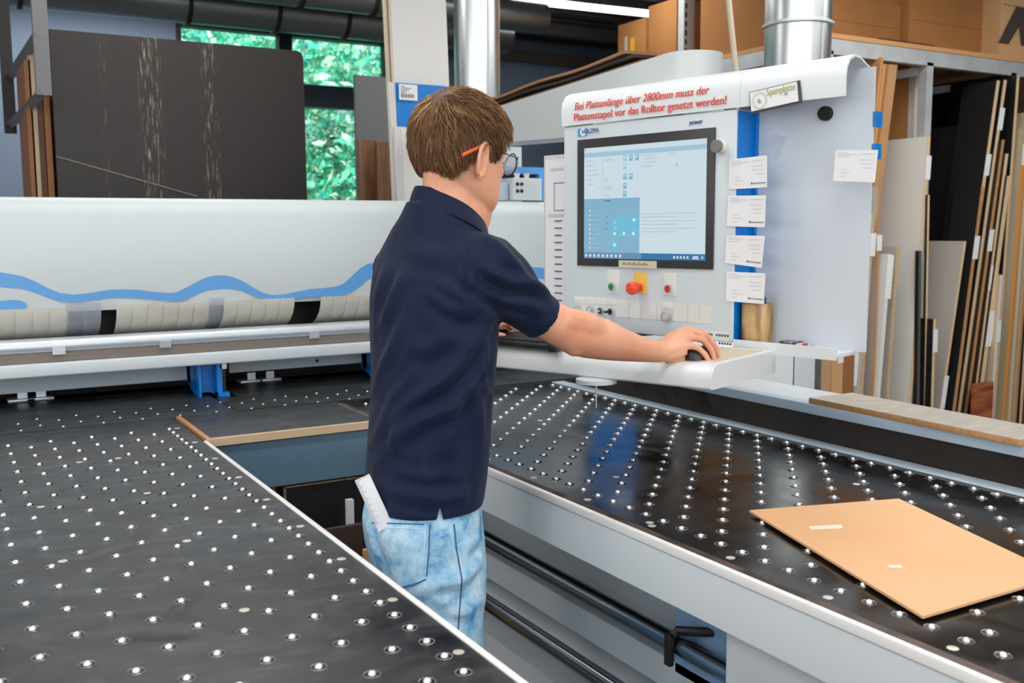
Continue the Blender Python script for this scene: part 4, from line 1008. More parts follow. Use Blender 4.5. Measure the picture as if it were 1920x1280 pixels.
# things on the deck
def carton(x0, x1, y0, y1, h, label, m=M_card, logo=False):
    t = thing('cardboard_box', ((x0+x1)/2, y0, ZR), label, 'box', 'cartons on top of the rack')
    G().box(x0, x1, y0, y1, ZR+.001, ZR+h, m, bev=.004).build('carton', t)
    G().box(x0+.01, x1-.01, y0-.002, y0, ZR+h*.49, ZR+h*.495, mat('carton_crease', (120, 80, 44), .9)).build('flap_crease', t)
    return t
def bx(px, y): return HIT(px, 60, 1, y)[0]
carton(bx(1545, 4.5), bx(1742, 4.5)-.35, 4.45, 5.2, .30, 'lower brown carton right of the big pipe')
carton(bx(1742, 4.5)-.33, bx(1864, 4.35)-.02, 4.40, 5.1, .42, 'brown carton in the middle of the rack top')
t = carton(bx(1866, 4.3), bx(1866, 4.3)+.9, 4.26, 5.0, .72, 'light carton with black arrow mark at the upper right', M_cardl)
a_ = bx(1866, 4.26)
g = G(); Tl = frame((0, 4.255, 0), (1, 0, 0), (0, 1, 0))
def lg(pts): 
    ps_ = [HIT(px, py, 1, 4.254) for px, py in pts]; g.add(ps_, [list(range(len(ps_)))], mat('logo_black', (70, 62, 56), .8))
lg(((1872, 80), (1906, 12), (1934, 16), (1934, 88), (1915, 85), (1911, 50), (1891, 83)))
g.build('printed_logo', t, smooth=0)
t0 = carton(bx(1545, 4.5), bx(1742, 4.5)+.1, 4.5, 5.3, .62, 'upper brown carton under the ceiling right of the pipe'); 
t0.location.z += .302
for ch in t0.children: pass
t1 = carton(bx(1742, 4.5)+.12, bx(1864, 4.5)+.1, 4.5, 5.3, .30, 'upper middle carton stacked on the brown one'); t1.location.z += .422
for (ya, yb, hh, lab) in CSIDE:
    t = carton(c0[0]+.03, c0[0]+.25 if ya < 5.4 else c0[0]+.95, ya, yb, hh, lab)
    if ya > 5.92:
        T = frame((c0[0]+.03, 0, ZR), (0, 1, 0), (1, 0, 0))
        g = G().box(ya+.13, ya+.18, -.003, -.001, .17, .28, mat('yellow_label', (228, 172, 40), .6), T); g.box(ya+.10, ya+.24, -.003, -.001, .02, .14, mat('beige_label', (196, 180, 156), .7), T); g.box(ya+.22, ya+.25, -.003, -.001, .17, .30, mat('pale_label', (190, 190, 170), .7), T); g.build('label', t)
fl = thing('black_folder', HIT(1700, 70, 1, 4.28), 'thin black folder lying on the rack deck before the cartons', 'folder')
p = HIT(1705, 66, 1, 4.26); G().box(p[0]-.3, p[0]+.22, 4.24, 4.38, ZR+.001, ZR+.02, M_black).build('cover', fl); G().box(p[0]-.46, p[0]-.30, 4.24, 4.34, ZR+.001, ZR+.012, M_galv).build('clip_strip', fl)
# galvanised duct and orange board seen between arm and pipe

# ================================================================ the man at the console
def fvec(th):
    a = math.radians(th); r_ = V(.863, -.505, 0); w_ = V(.505, .863, 0)
    return r_*math.cos(a)+w_*math.sin(a), r_*math.sin(a)-w_*math.cos(a)      # forward, right-hand side
H = P(795, 985, 2.13)
man = thing('person', (H[0], H[1], 0), 'man in navy polo shirt and washed jeans, glasses, hand on the mouse', 'person')
def voxel(parts, size, name, parent, mats, smooth_it=3, keep=False):
    g = merge(*parts); o = g.build('tmp', smooth=180); o.location = (0, 0, 0)
    base = np.array(g_base(o)); 
    m = o.modifiers.new('r', 'REMESH'); m.mode = 'VOXEL'; m.voxel_size = size; m.use_smooth_shade = True
    s = o.modifiers.new('s', 'SMOOTH'); s.iterations = smooth_it; s.factor = .5
    bpy.context.view_layer.update(); dg = bpy.context.evaluated_depsgraph_get()
    me = bpy.data.meshes.new_from_object(o.evaluated_get(dg)); me.name = name
    old = o.data; bpy.data.objects.remove(o); bpy.data.meshes.remove(old)
    me.materials.clear()
    for q_ in mats: me.materials.append(q_)
    return me
def g_base(o): return o['_b']
def finish(me, name, parent):
    b_ = np.array(parent['_b']); n_ = len(me.vertices); co = np.empty(n_*3, 'f'); me.vertices.foreach_get('co', co)
    co = co.reshape(-1, 3)-b_; me.vertices.foreach_set('co', co.ravel()); me.update()
    me.polygons.foreach_set('use_smooth', [True]*len(me.polygons)); me.polygons.foreach_set('material_index', [0]*len(me.polygons))
    o = bpy.data.objects.new(name, me); C.objects.link(o); o.parent = parent; o['_b'] = [float(a) for a in b_]; return o
def bvh(me): return BVHTree.FromPolygons([v.co.copy() for v in me.vertices], [list(p.vertices) for p in me.polygons])
def cast(bv, px, py):
    d = ray(px, py); d = d/np.linalg.norm(d); h = bv.ray_cast(Vector(CAM), Vector(d)); return (np.array(h[0]), np.array(h[1])) if h[0] else (None, None)
def ering(c, th, a, b, n=36, tilt=0, sq=2.3):
    f_, r_ = fvec(th); out = []
    for k in range(n):
        t = 2*math.pi*k/n; cs, sn = math.cos(t), math.sin(t)
        e = 2/sq; x = math.copysign(abs(cs)**e, cs); y = math.copysign(abs(sn)**e, sn)
        out.append(c+f_*a*x+r_*b*y+V(0, 0, tilt*x))
    return out
def silring(y, xl, xr, d, th, b, n=36, tilt=0, grow=0, sq=2.3):
    hs = (xr-xl)/2*d/F; t = math.radians(th)
    a = math.sqrt(max(hs*hs-(b*math.sin(t))**2, .004))/math.cos(t)
    return ering(P((xl+xr)/2, y, d), th, a+grow, b+grow, n, tilt, sq)

# ---- torso rows: y, xl, xr, depth, yaw, half breadth
ROWS = [(937, 686, 905, 2.13, 12, .168), (900, 683, 911, 2.12, 12, .165), (850, 687, 916, 2.11, 14, .158), (800, 691, 919, 2.10, 17, .155), (740, 695, 922, 2.09, 21, .158),
        (680, 695, 927, 2.08, 26, .165), (620, 692, 931, 2.075, 30, .172), (560, 691, 932, 2.07, 33, .176), (515, 695, 926, 2.06, 35, .172), (480, 704, 916, 2.055, 36, .160), (455, 722, 904, 2.05, 37, .135), (436, 744, 896, 2.045, 38, .112), (419, 770, 893, 2.04, 39, .088), (404, 784, 891, 2.04, 40, .072)]
TILT = [0]*(len(ROWS)-4)+[-.004, -.012, -.024, -.034]
shirt = [G().loft([silring(*r_, tilt=t_) for r_, t_ in zip(ROWS, TILT)], M_skin)]
RS = [(P(885, 497, 2.00), .070), (P(912, 506, 2.00), .074), (P(945, 532, 2.02), .068), (P(980, 566, 2.045), .057), (P(1001, 583, 2.06), .052), (P(1021, 599, 2.075), .0495)]
shirt.append(G().tube([p for p, r in RS], [r for p, r in RS], M_skin, 28))
shirt.append(G().tube([P(872, 470, 2.01), P(860, 450, 2.02)], [.05, .04], M_skin, 20))
LS = [(P(770, 498, 2.18), .064), (P(752, 502, 2.20), .066), (P(775, 545, 2.29), .058), (P(815, 585, 2.37), .050)]
shirt.append(G().tube([p for p, r in LS], [r for p, r in LS], M_skin, 24))
M_shirt = mat('navy_pique', (11, 26, 56), .7, spec=.25, bump=(420, .25, U1))
M_shirt.node_tree.nodes['Principled BSDF'].inputs['Sheen Weight'].default_value = .06
sm = voxel(shirt, .0065, 'polo_shirt', man, [M_shirt], 6)
def folds(me, defs):
    bv = bvh(me); n_ = len(me.vertices); co = np.empty(n_*3, 'f'); me.vertices.foreach_get('co', co); co = co.reshape(-1, 3).astype(float)
    no = np.array([v.normal[:] for v in me.vertices]); disp = np.zeros(n_)
    for pts, amp, wid in defs:
        q_ = []
        for i in range(len(pts)-1):
            for k in range(8):
                u = k/8; px, py = pts[i][0]*(1-u)+pts[i+1][0]*u, pts[i][1]*(1-u)+pts[i+1][1]*u
                h, nn = cast(bv, px, py)
                if h is not None: q_.append(h)
        if len(q_) < 3: continue
        q_ = np.array(q_); m = len(q_)
        best = np.full(n_, 9.); bi = np.zeros(n_)
        for i in range(m-1):
            a_, b_ = q_[i], q_[i+1]; ab = b_-a_; L2 = ab.dot(ab)
            if L2 > .01 or L2 < 1e-10: continue
            t = np.clip(((co-a_)@ab)/L2, 0, 1); dd = np.linalg.norm(co-(a_+t[:, None]*ab), axis=1)
            k = dd < best; best[k] = dd[k]; bi[k] = (i+t[k])/m
        env = np.sin(np.clip(bi, .02, .98)*math.pi)**.6
        wid2 = wid*1.35; disp += amp*1.5*env*(np.exp(-(best/wid2)**2)-.45*np.exp(-((best-1.9*wid2)/wid2)**2))
    co += no*disp[:, None]; me.vertices.foreach_set('co', co.astype('f').ravel()); me.update()
FO = [
 ([(757, 512), (742, 545), (728, 580), (707, 616)], .006, .011), ([(722, 500), (705, 560), (700, 640)], .004, .012),
 ([(693, 838), (730, 790), (767, 755), (800, 735), (830, 712), (862, 680), (893, 640), (925, 600)], .011, .013),
 ([(700, 870), (745, 815), (790, 785), (850, 760), (890, 715), (918, 660)], .009, .012),
 ([(705, 800), (735, 745), (770, 710), (800, 690)], .006, .010), ([(697, 740), (715, 690), (735, 650), (752, 600)], .005, .011),
 ([(815, 525), (850, 548), (880, 566), (915, 582), (937, 590)], .009, .009), ([(800, 545), (838, 572), (880, 590), (925, 606)], .007, .009),
 ([(893, 484), (920, 510), (955, 528), (1000, 534), (1030, 545)], .007, .009), ([(873, 520), (905, 548), (945, 564), (985, 570), (1018, 580)], .008, .009),
 ([(915, 440), (945, 468), (972, 500), (1000, 530), (1033, 556)], .005, .009), ([(925, 590), (955, 592), (985, 600)], .005, .008),
 ([(853, 720), (848, 770), (842, 830), (840, 870)], .005, .012), ([(888, 700), (898, 760), (904, 830)], .005, .012), ([(750, 790), (742, 830), (748, 870)], .005, .011), ([(790, 850), (800, 900), (806, 945)], .005, .012),
 ([(700, 905), (760, 925), (830, 935), (898, 925)], .005, .010), ([(720, 880), (780, 895), (860, 890)], .004, .010), ([(870, 850), (862, 900), (868, 950)], .005, .011), ([(915, 640), (905, 690), (915, 740)], .006, .009),
 ([(760, 455), (790, 475), (830, 480), (865, 470)], .003, .014), ([(870, 448), (878, 490), (874, 540), (888, 580)], -.003, .005), ([(820, 620), (850, 640), (890, 630)], .004, .012), ([(760, 640), (800, 655), (845, 650)], .003, .012)]
folds(sm, FO)
# notch for the side vent
hv, hn = cast(bvh(sm), 826, 962)
def cut(me, tri, n_in, n_out, nrm):
    g = G(); n3 = len(tri); vs_ = [p+nrm*n_out for p in tri]+[p-nrm*n_in for p in tri]
    g.add(vs_, [list(range(n3)), [n3+j for j in range(n3)][::-1]]+[(j, (j+1) % n3, n3+(j+1) % n3, n3+j) for j in range(n3)], M_shirt)
    c_ = g.build('cutter', smooth=0); o = bpy.data.objects.new('t', me); C.objects.link(o)
    b_ = o.modifiers.new('b', 'BOOLEAN'); b_.object = c_; b_.operation = 'DIFFERENCE'; b_.solver = 'EXACT'
    bpy.context.view_layer.update(); out = bpy.data.meshes.new_from_object(o.evaluated_get(bpy.context.evaluated_depsgraph_get()))
    bpy.data.objects.remove(o); bpy.data.objects.remove(c_); return out
if hv is not None:
    dV = hv-CAM; dd = dV.dot(FWD); tri = [P(px, py, dd) for px, py in ((826, 942), (845, 1030), (805, 1030))]
    nn = V(hn[0], hn[1], 0); nn /= np.linalg.norm(nn)
    sm2 = cut(sm, tri, .035, .06, nn)
    if len(sm2.polygons) > 1000: sm = sm2
shirt_o = finish(sm, 'polo_shirt', man); sbv = None
for p_ in sm.polygons: p_.use_smooth = True
# shirt surface in world space for details
def world_bvh(o):
    b_ = np.array(o['_b']); return BVHTree.FromPolygons([Vector(np.array(v.co)+b_) for v in o.data.vertices], [list(p.vertices) for p in o.data.polygons])
SB = world_bvh(shirt_o)
def line_on(bv, pts, r, m, name, parent, off=.0012, step=10):
    q_ = []
    for i in range(len(pts)-1):
        for k in range(step):
            u = k/step; h, n_ = cast(bv, pts[i][0]*(1-u)+pts[i+1][0]*u, pts[i][1]*(1-u)+pts[i+1][1]*u)
            if h is not None and (not q_ or np.linalg.norm(h-q_[-1]) < .04): q_.append(h+n_*off)
    if len(q_) > 2: return G().tube(q_, r, m, 6).build(name, parent)
M_seam = mat('navy_seam', (16, 26, 50), .8)
line_on(SB, [(905, 432), (885, 452), (874, 500), (876, 545), (900, 585)], .0012, M_seam, 'sleeve_seam', shirt_o, 0)
line_on(SB, [(1027, 548), (1012, 572), (990, 592), (968, 608)], .0012, M_seam, 'cuff_seam', shirt_o, 0)
# collar
def nring(py, xl, xr, d, th, b, drop, n=40):
    return silring(py, xl, xr, d, th, b, n, tilt=-drop, sq=2)
G().loft([nring(424, 774, 912, 2.04, 38, .083, .040), nring(423, 771, 915, 2.04, 38, .086, .040), nring(414, 773, 912, 2.04, 38, .084, .038), nring(404, 777, 905, 2.04, 38, .079, .034), nring(392, 786, 897, 2.04, 38, .070, .031), nring(380, 795, 892, 2.04, 38, .062, .029), nring(375, 802, 888, 2.04, 38, .057, .028), nring(382, 804, 884, 2.04, 38, .054, .028), nring(428, 788, 892, 2.04, 38, .070, .036)], M_shirt, cap=False).build('collar', shirt_o, smooth=60)

# ---- jeans
def denim():
    m = mat('washed_denim', (140, 182, 212), .85, spec=.2, bump=(260, .35, (1, 1, .5)))
    nt = m.node_tree; b = nt.nodes['Principled BSDF']; tc = nt.nodes.new('ShaderNodeTexCoord')
    n = nt.nodes.new('ShaderNodeTexNoise'); n.inputs['Scale'].default_value = 21; n.inputs['Detail'].default_value = 10; n.inputs['Roughness'].default_value = .68
    nt.links.new(tc.outputs['Object'], n.inputs['Vector'])
    r = nt.nodes.new('ShaderNodeValToRGB'); e = r.color_ramp.elements; e[0].position = .34; e[0].color = srgb(84, 140, 190); e[1].position = .66; e[1].color = srgb(200, 222, 236)
    k = e.new(.46); k.color = srgb(142, 188, 218)
    nt.links.new(n.outputs[0], r.inputs[0]); nt.links.new(r.outputs[0], b.inputs['Base Color']); return m
M_denim = denim()
JR = [(905, 694, 900, 2.13, 12, .152), (937, 684, 902, 2.13, 12, .160), (970, 678, 904, 2.13, 12, .168), (1005, 682, 908, 2.13, 12, .172), (1045, 692, 911, 2.12, 12, .174), (1085, 706, 912, 2.12, 12, .172), (1120, 722, 910, 2.12, 12, .165)]
f12, r12 = fvec(12)
hipc = P(812, 1110, 2.12)
jeans = [G().loft([silring(*r_) for r_ in JR], M_skin)]
def leg(s, rad):
    top = hipc+r12*.088*s+V(0, 0, -.005)
    pts_ = [top, top+V(0, 0, -.14)+f12*.008, V(top[0], top[1], .50)+f12*.012, V(top[0], top[1], .27)-f12*.005, V(top[0], top[1], .075)-f12*.01]
    return pts_, [r*rad for r in (.092, .086, .066, .062, .055)]
for s in (1, -1):
    p_, r_ = leg(s, 1); jeans.append(G().tube(p_, r_, M_skin, 24))
jm = voxel(jeans, .0075, 'jeans', man, [M_denim], 5)
folds(jm, [([(880, 985), (872, 1040), (880, 1090)], .004, .010), ([(905, 1050), (880, 1075), (858, 1090), (810, 1100), (770, 1112)], .008, .009), ([(912, 1120), (885, 1140), (850, 1150)], .005, .009),
 ([(800, 1120), (830, 1128), (860, 1120)], .005, .008), ([(815, 1000), (830, 1030), (850, 1040)], .004, .008), ([(835, 1145), (860, 1150), (885, 1160)], .005, .008), ([(690, 990), (700, 1020), (712, 1060)], .005, .008), ([(900, 1000), (890, 1020), (870, 1030)], .004, .008)])
jo = finish(jm, 'jeans', man); JB = world_bvh(jo)
def patch(bv, tl, tr, br, bl, m, name, parent, off=.003, n=14):
    vs_ = []; ok = True
    for i in range(n+1):
        for j in range(n+1):
            u, v = i/n, j/n
            px = (tl[0]*(1-u)+tr[0]*u)*(1-v)+(bl[0]*(1-u)+br[0]*u)*v; py = (tl[1]*(1-u)+tr[1]*u)*(1-v)+(bl[1]*(1-u)+br[1]*u)*v
            h, nn_ = cast(bv, px, py)
            if h is None: return None
            vs_.append((h, nn_))
    k = len(vs_); A1 = [h+nn_*off for h, nn_ in vs_]; A2 = [h-nn_*.002 for h, nn_ in vs_]; fs = []
    W_ = n+1
    for i in range(n):
        for j in range(n):
            a = i*W_+j; fs.append((a, a+1, a+W_+1, a+W_)); fs.append((a+k, a+W_+k, a+W_+1+k, a+1+k))
    for j in range(n):
        for (a, b_) in ((j, j+1), (n*W_+j, n*W_+j+1), (j*W_, (j+1)*W_), (j*W_+n, (j+1)*W_+n)): fs.append((a, b_, b_+k, a+k))
    return G().add(A1+A2, fs, m).build(name, parent, smooth=50)
pk = patch(JB, (697, 978), (806, 981), (800, 1088), (748, 1100), M_denim, 'back_pocket', jo)
M_st = mat('denim_stitch_dark', (40, 84, 130), .8); M_sl = mat('denim_stitch_light', (196, 216, 230), .8)
for pts_, m_, r_ in (([(700, 980), (806, 983)], M_st, .0012), ([(706, 989), (800, 991)], M_sl, .0009), ([(806, 983), (804, 1030), (799, 1087)], M_st, .0012), ([(797, 990), (795, 1030), (790, 1085)], M_sl, .0009), ([(799, 1087), (776, 1098), (750, 1100)], M_st, .0012)):
    line_on(JB, pts_, r_, m_, 'pocket_stitch', jo, .0035)
line_on(JB, [(851, 982), (856, 1030), (866, 1085), (862, 1140), (858, 1190)], .0014, M_st, 'side_seam', jo, .0005)
line_on(JB, [(845, 982), (850, 1030), (860, 1085), (856, 1140), (852, 1190)], .0010, M_sl, 'side_seam', jo, .0005)
# belt loop and waistband seen left of the shirt tail
wp = cast(JB, 705, 985)[0]
# shoes
for s in (1, -1):
    p_, _ = leg(s, 1); b_ = p_[-1]; T = frame((b_[0], b_[1], 0), f12, r12)
    rings = []
    for x_, w_, h_ in ((-.09, .028, .05), (-.07, .036, .085), (0, .042, .095), (.06, .045, .07), (.12, .048, .052), (.165, .038, .042), (.185, .018, .03)):
        rings.append([T(V(x_, w_*math.cos(t), max(0.0, h_*.5+h_*.5*math.sin(t)*1.0))) for t in [2*math.pi*k/20 for k in range(20)]])
    G().loft(rings, mat('dark_shoe', (36, 36, 40), .6)).build('shoe', man, smooth=60)

# ---- head frame
HC = P(865, 285, 2.03); th_h = 38; fh, rh = fvec(th_h); uh = V(0, 0, 1); pit = math.radians(11)
HF = fh*math.cos(pit)-uh*math.sin(pit); HU = uh*math.cos(pit)+fh*math.sin(pit); HR = rh
TH = lambda p: HC+HF*p[0]+HR*p[1]+HU*p[2]
sl = [(.106, .015, -.030, .020), (.100, .040, -.058, .044), (.085, .062, -.080, .062), (.060, .079, -.092, .073), (.030, .087, -.096, .0765), (.012, .088, -.096, .0765), (.000, .084, -.094, .0765), (-.020, .088, -.090, .0755), (-.040, .091, -.080, .073), (-.058, .093, -.062, .070), (-.075, .094, -.040, .065), (-.090, .093, -.015, .058), (-.104, .090, .008, .048), (-.113, .080, .028, .034)]
def hring(z, f_, b_, w_, n=44):
    m_, h_ = (f_+b_)/2, (f_-b_)/2; out = []
    for k in range(n):
        t = 2*math.pi*k/n; cs, sn = math.cos(t), math.sin(t); e = 2/2.25
        out.append(TH(V(m_+h_*math.copysign(abs(cs)**e, cs), w_*math.copysign(abs(sn)**e, sn), z)))
    return out
body = [G().loft([hring(*s_) for s_ in sl], M_skin)]
# nose, lips, brow, chin
g = G(); g.loft([[TH(V(x_-dx_, w_*math.cos(t), z_+.006*math.sin(t))) if False else TH(V(x_+h_*math.cos(t), w_*math.sin(t), z_)) for t in [2*math.pi*k/16 for k in range(16)]] for x_, h_, w_, z_, dx_ in ((.078, .008, .006, .014, 0), (.083, .012, .007, -.004, 0), (.088, .018, .010, -.022, 0), (.090, .024, .015, -.036, 0), (.088, .020, .015, -.044, 0), (.084, .01, .010, -.05, 0))], M_skin); body.append(g)
body.append(G().tube([TH(V(.087, -.020, -.067)), TH(V(.0965, 0, -.064)), TH(V(.087, .020, -.067))], [.004, .0065, .004], M_skin, 10))
body.append(G().tube([TH(V(.087, -.017, -.077)), TH(V(.0955, 0, -.078)), TH(V(.087, .017, -.077))], [.004, .0065, .004], M_skin, 10))
for s in (1, -1):
    body.append(G().tube([TH(V(.066, .052*s, .016)), TH(V(.081, .032*s, .022)), TH(V(.085, .012*s, .017))], [.005, .007, .006], M_skin, 10))
    body.append(G().tube([TH(V(.062, .050*s, -.026)), TH(V(.078, .036*s, -.030))], [.012, .010], M_skin, 10))
    body.append(G().tube([TH(V(.0735, .046*s, .001)), TH(V(.082, .031*s, .0105)), TH(V(.084, .016*s, .002))], [.003, .0035, .003], M_skin, 8))
    body.append(G().tube([TH(V(.0735, .046*s, -.004)), TH(V(.081, .031*s, -.0125)), TH(V(.084, .016*s, -.005))], [.003, .003, .003], M_skin, 8))
    # ear
    ec = V(-.006, .0765*s, -.026); rim = []
    ef = V(1, .0, 0); eo = V(-.35, .94*s, 0); ef = V(.90, .30*s, 0)*1.0
    for k in range(17):
        a_ = math.radians(-70+k*19.5); rx, rz = .0185, .035
        rim.append(TH(ec+V(-math.cos(a_)*rx*.92, s*(.012+.010*math.cos(a_)), math.sin(a_)*rz*(1 if math.sin(a_) > 0 else 1.02)+.002)))
    body.append(G().tube(rim, [.0040+.0012*math.sin(k/16*math.pi) for k in range(17)], M_skin, 10))
    body.append(G().loft([[TH(ec+V(-.0155*math.cos(t)*q_, s*(o_+.006*math.cos(t)), .030*math.sin(t)*q_)) for t in [2*math.pi*k/20 for k in range(20)]] for q_, o_ in ((.75, -.004), (.95, .004), (.95, .008), (.6, .0095))], M_skin))
    body.append(G().tube([TH(ec+V(.004, s*.004, -.024)), TH(ec+V(.001, s*.008, -.033)), TH(ec+V(-.004, s*.008, -.028))], [.005, .0055, .004], M_skin, 8))
# neck & inner torso
body.append(G().loft([silring(440, 790, 900, 2.04, 38, .062, sq=2), silring(405, 808, 903, 2.04, 39, .057, sq=2), silring(375, 813, 905, 2.037, 40, .053, sq=2), silring(350, 814, 905, 2.035, 41, .052, sq=2), silring(322, 822, 900, 2.03, 42, .050, sq=2)], M_skin))
body.append(G().loft([silring(y_, a_, b_, d_, t_, w_*.86, grow=-.022, sq=2.2) for y_, a_, b_, d_, t_, w_ in ROWS[:-1]], M_skin))
RA = [(900, 500, 2.0, .050), (950, 545, 2.03, .047), (1000, 583, 2.06, .0445), (1040, 606, 2.085, .044), (1072, 624, 2.11, .0445), (1100, 630, 2.135, .0475), (1130, 636, 2.16, .0455), (1160, 645, 2.19, .038), (1190, 652, 2.225, .0315), (1218, 657, 2.26, .027), (1240, 659, 2.285, .0255)]
body.append(G().tube([P(*q_[:3]) for q_ in RA], [q_[3] for q_ in RA], M_skin, 24))
body.append(G().tube([P(1062, 640, 2.10), P(1078, 646, 2.11), P(1095, 650, 2.135)], [.022, .026, .022], M_skin, 14))
body.append(G().tube([P(1050, 600, 2.07), P(1100, 612, 2.11), P(1150, 640, 2.16)], [.03, .033, .022], M_skin, 14))
body.append(G().tube([P(1228, 646, 2.275), P(1236, 644, 2.285)], [.010, .009], M_skin, 8))
# right hand: metacarpals and fingers
FG = {'pinky': [(1288, 648, 2.287), (1308, 651, 2.293), (1322, 664, 2.297), (1331, 680, 2.300)],
      'ring': [(1294, 632, 2.306), (1318, 636, 2.314), (1333, 655, 2.320), (1340, 676, 2.324)],
      'middle': [(1294, 622, 2.327), (1322, 628, 2.338), (1339, 648, 2.346), (1347, 669, 2.350)],
      'index': [(1288, 618, 2.348), (1316, 624, 2.362), (1334, 642, 2.372), (1344, 662, 2.378)]}
RD = {'pinky': .0078, 'ring': .0088, 'middle': .0090, 'index': .0088}
hand_dirs = {}
for i_, (nm, q_) in enumerate(FG.items()):
    r_ = RD[nm]; pp_ = [P(*a_) for a_ in q_]
    wr = P(1243, 660-4*i_, 2.285+.011*i_)
    mid_ = (wr+pp_[0])/2+V(0, 0, .002)
    body.append(G().tube([wr, mid_, pp_[0]], [.017, .0155, r_*1.18], M_skin, 14))
    body.append(G().tube([wr+V(0, 0, -.010), mid_+V(0, 0, -.014), pp_[0]+V(0, 0, -.012)], [.014, .014, .009], M_skin, 12))
    path = [pp_[0], pp_[0]*.5+pp_[1]*.5, pp_[1], pp_[1]*.5+pp_[2]*.5, pp_[2], pp_[2]*.45+pp_[3]*.55, pp_[3]]
    body.append(G().tube(path, [r_*k for k in (1.08, .98, 1.06, .92, .96, .86, .66)], M_skin, 12))
body.append(G().tube([P(1250, 668, 2.30), P(1268, 672, 2.31), P(1282, 668, 2.315)], [.016, .017, .012], M_skin, 12))   # heel of the hand
tb = [P(1252, 656, 2.335), P(1276, 658, 2.372), P(1300, 664, 2.392), P(1318, 670, 2.395)]
body.append(G().tube(tb, [.016, .012, .0102, .0072], M_skin, 12))
# left arm and hand reaching to the keyboard
LA = [P(757, 503, 2.20), P(779, 548, 2.29), P(818, 588, 2.375), P(865, 612, 2.52), P(900, 620, 2.60), P(918, 619, 2.64)]
body.append(G().tube(LA, [.044, .041, .040, .040, .031, .027], M_skin, 20))
for i_, (a_, b_, c_) in enumerate(((( 934, 606, 2.66), (952, 604, 2.68), (964, 616, 2.69)), ((932, 612, 2.675), (950, 612, 2.70), (961, 624, 2.71)), ((930, 612, 2.70), (948, 612, 2.73), (958, 622, 2.745)), ((928, 613, 2.72), (944, 614, 2.75), (953, 622, 2.76)))):
    wr = P(916, 618-1*i_, 2.635+.014*i_)
    body.append(G().tube([wr, P(*a_)], [.017, .0125], M_skin, 12))
    body.append(G().tube([P(*a_), P(*b_), P(*c_)], [.0100, .0092, .0068], M_skin, 12))
body.append(G().tube([P(920, 622, 2.64), P(934, 629, 2.645), P(948, 630, 2.65)], [.014, .0105, .0078], M_skin, 12))
# hidden body under the jeans
for s in (1, -1):
    p_, r_ = leg(s, .72); body.append(G().tube([P(800, 940, 2.13)+r12*.05*s]+p_[:-1]+[p_[-1]+V(0, 0, .01)], [.09]+r_, M_skin, 16))
body.append(G().loft([silring(*r_, grow=-.03) for r_ in JR[:6]], M_skin))
bm_ = voxel(body, .0036, 'body', man, [M_skin], 3)
body_o = finish(bm_, 'body', man)
M_lip = mat('lips', (204, 122, 108), .5)
G().tube([TH(V(.089, -.019, -.067)), TH(V(.0975, 0, -.0645)), TH(V(.089, .019, -.067))], [.003, .006, .003], M_lip, 10).build('lips', man)
BB = world_bvh(body_o)
# nails
for nm in ('pinky', 'ring'):
    q_ = FG[nm]; a_, b_ = P(*q_[2]), P(*q_[3]); d_ = b_-a_; d_ /= np.linalg.norm(d_)
# eyes
for s in (1, -1):
    c_ = TH(V(.0700, .030*s, -.001)); g = G(); g.lathe([(.0115*math.sin(t), -.0115*math.cos(t)) for t in [math.pi*k/10 for k in range(11)]], mat('eye_white', (236, 232, 228), .2), c_, HF, 16)
    g.lathe([(.0055, .0105), (.0052, .0118), (.0003, .0121)], mat('iris', (70, 84, 92), .2), c_, HF, 14); g.build('eye', man)

# ---- hair
hairc = V(-.004, 0, .012)
def hairline(p):
    f_, r_, u_ = p
    if f_ < -.055: return -.072
    if f_ < -.018: return -.072+(f_+.055)/.037*.068
    if f_ < .012: return .012
    if f_ < .034: return -.014
    if f_ < .05: return -.014+(f_-.034)/.016*.05
    return .036+min(1, (f_-.05)/.03)*.022
def to_local(w_): d = w_-HC; return V(d.dot(HF), d.dot(HR), d.dot(HU))
def scalp(az, el):
    d = V(math.cos(el)*math.cos(az), math.cos(el)*math.sin(az), math.sin(el)); o = hairc
    # march analytic skull: intersect slices by bisection
    lo, hi = 0, .16
    for _ in range(18):
        m_ = (lo+hi)/2; p = o+d*m_
        z = p[2]
        if z >= sl[0][0]: ins = False
        elif z <= sl[-1][0]: ins = False
        else:
            for i in range(len(sl)-1):
                if sl[i+1][0] <= z <= sl[i][0]:
                    t = (z-sl[i+1][0])/(sl[i][0]-sl[i+1][0]); f_, b_, w_ = [sl[i+1][k]*(1-t)+sl[i][k]*t for k in (1, 2, 3)]; break
            x_ = (p[0]-(f_+b_)/2)/((f_-b_)/2); ins = abs(x_)**2.25+abs(p[1]/w_)**2.25 < 1
        if ins: lo = m_
        else: hi = m_
    return o+d*lo
NA, NE = 72, 40; shell = {}; vs_ = []; fs = []
M_hair = mat('brown_hair', (98, 68, 46), .5, spec=.35)
nt = M_hair.node_tree; b_ = nt.nodes['Principled BSDF']; at = nt.nodes.new('ShaderNodeAttribute'); at.attribute_name = 'strand'; rp = nt.nodes.new('ShaderNodeValToRGB')
e = rp.color_ramp.elements; e[0].position = 0; e[0].color = srgb(70, 46, 30); e[1].position = 1; e[1].color = srgb(222, 182, 132); k_ = e.new(.55); k_.color = srgb(132, 92, 60)
nt.links.new(at.outputs['Fac'], rp.inputs[0]); nt.links.new(rp.outputs[0], b_.inputs['Base Color'])
for i in range(NA):
    for j in range(NE+1):
        az = 2*math.pi*i/NA; el = -.95+(math.pi/2+.95)*j/NE; p = scalp(az, min(el, 1.5)); mg_ = p[2]-hairline(p)
        th_ = .003+.011*min(1, max(0, mg_)/.06)
        d = p-hairc; d = d/np.linalg.norm(d); shell[i, j] = (len(vs_), mg_ > -.001); vs_.append(TH(p+d*th_))
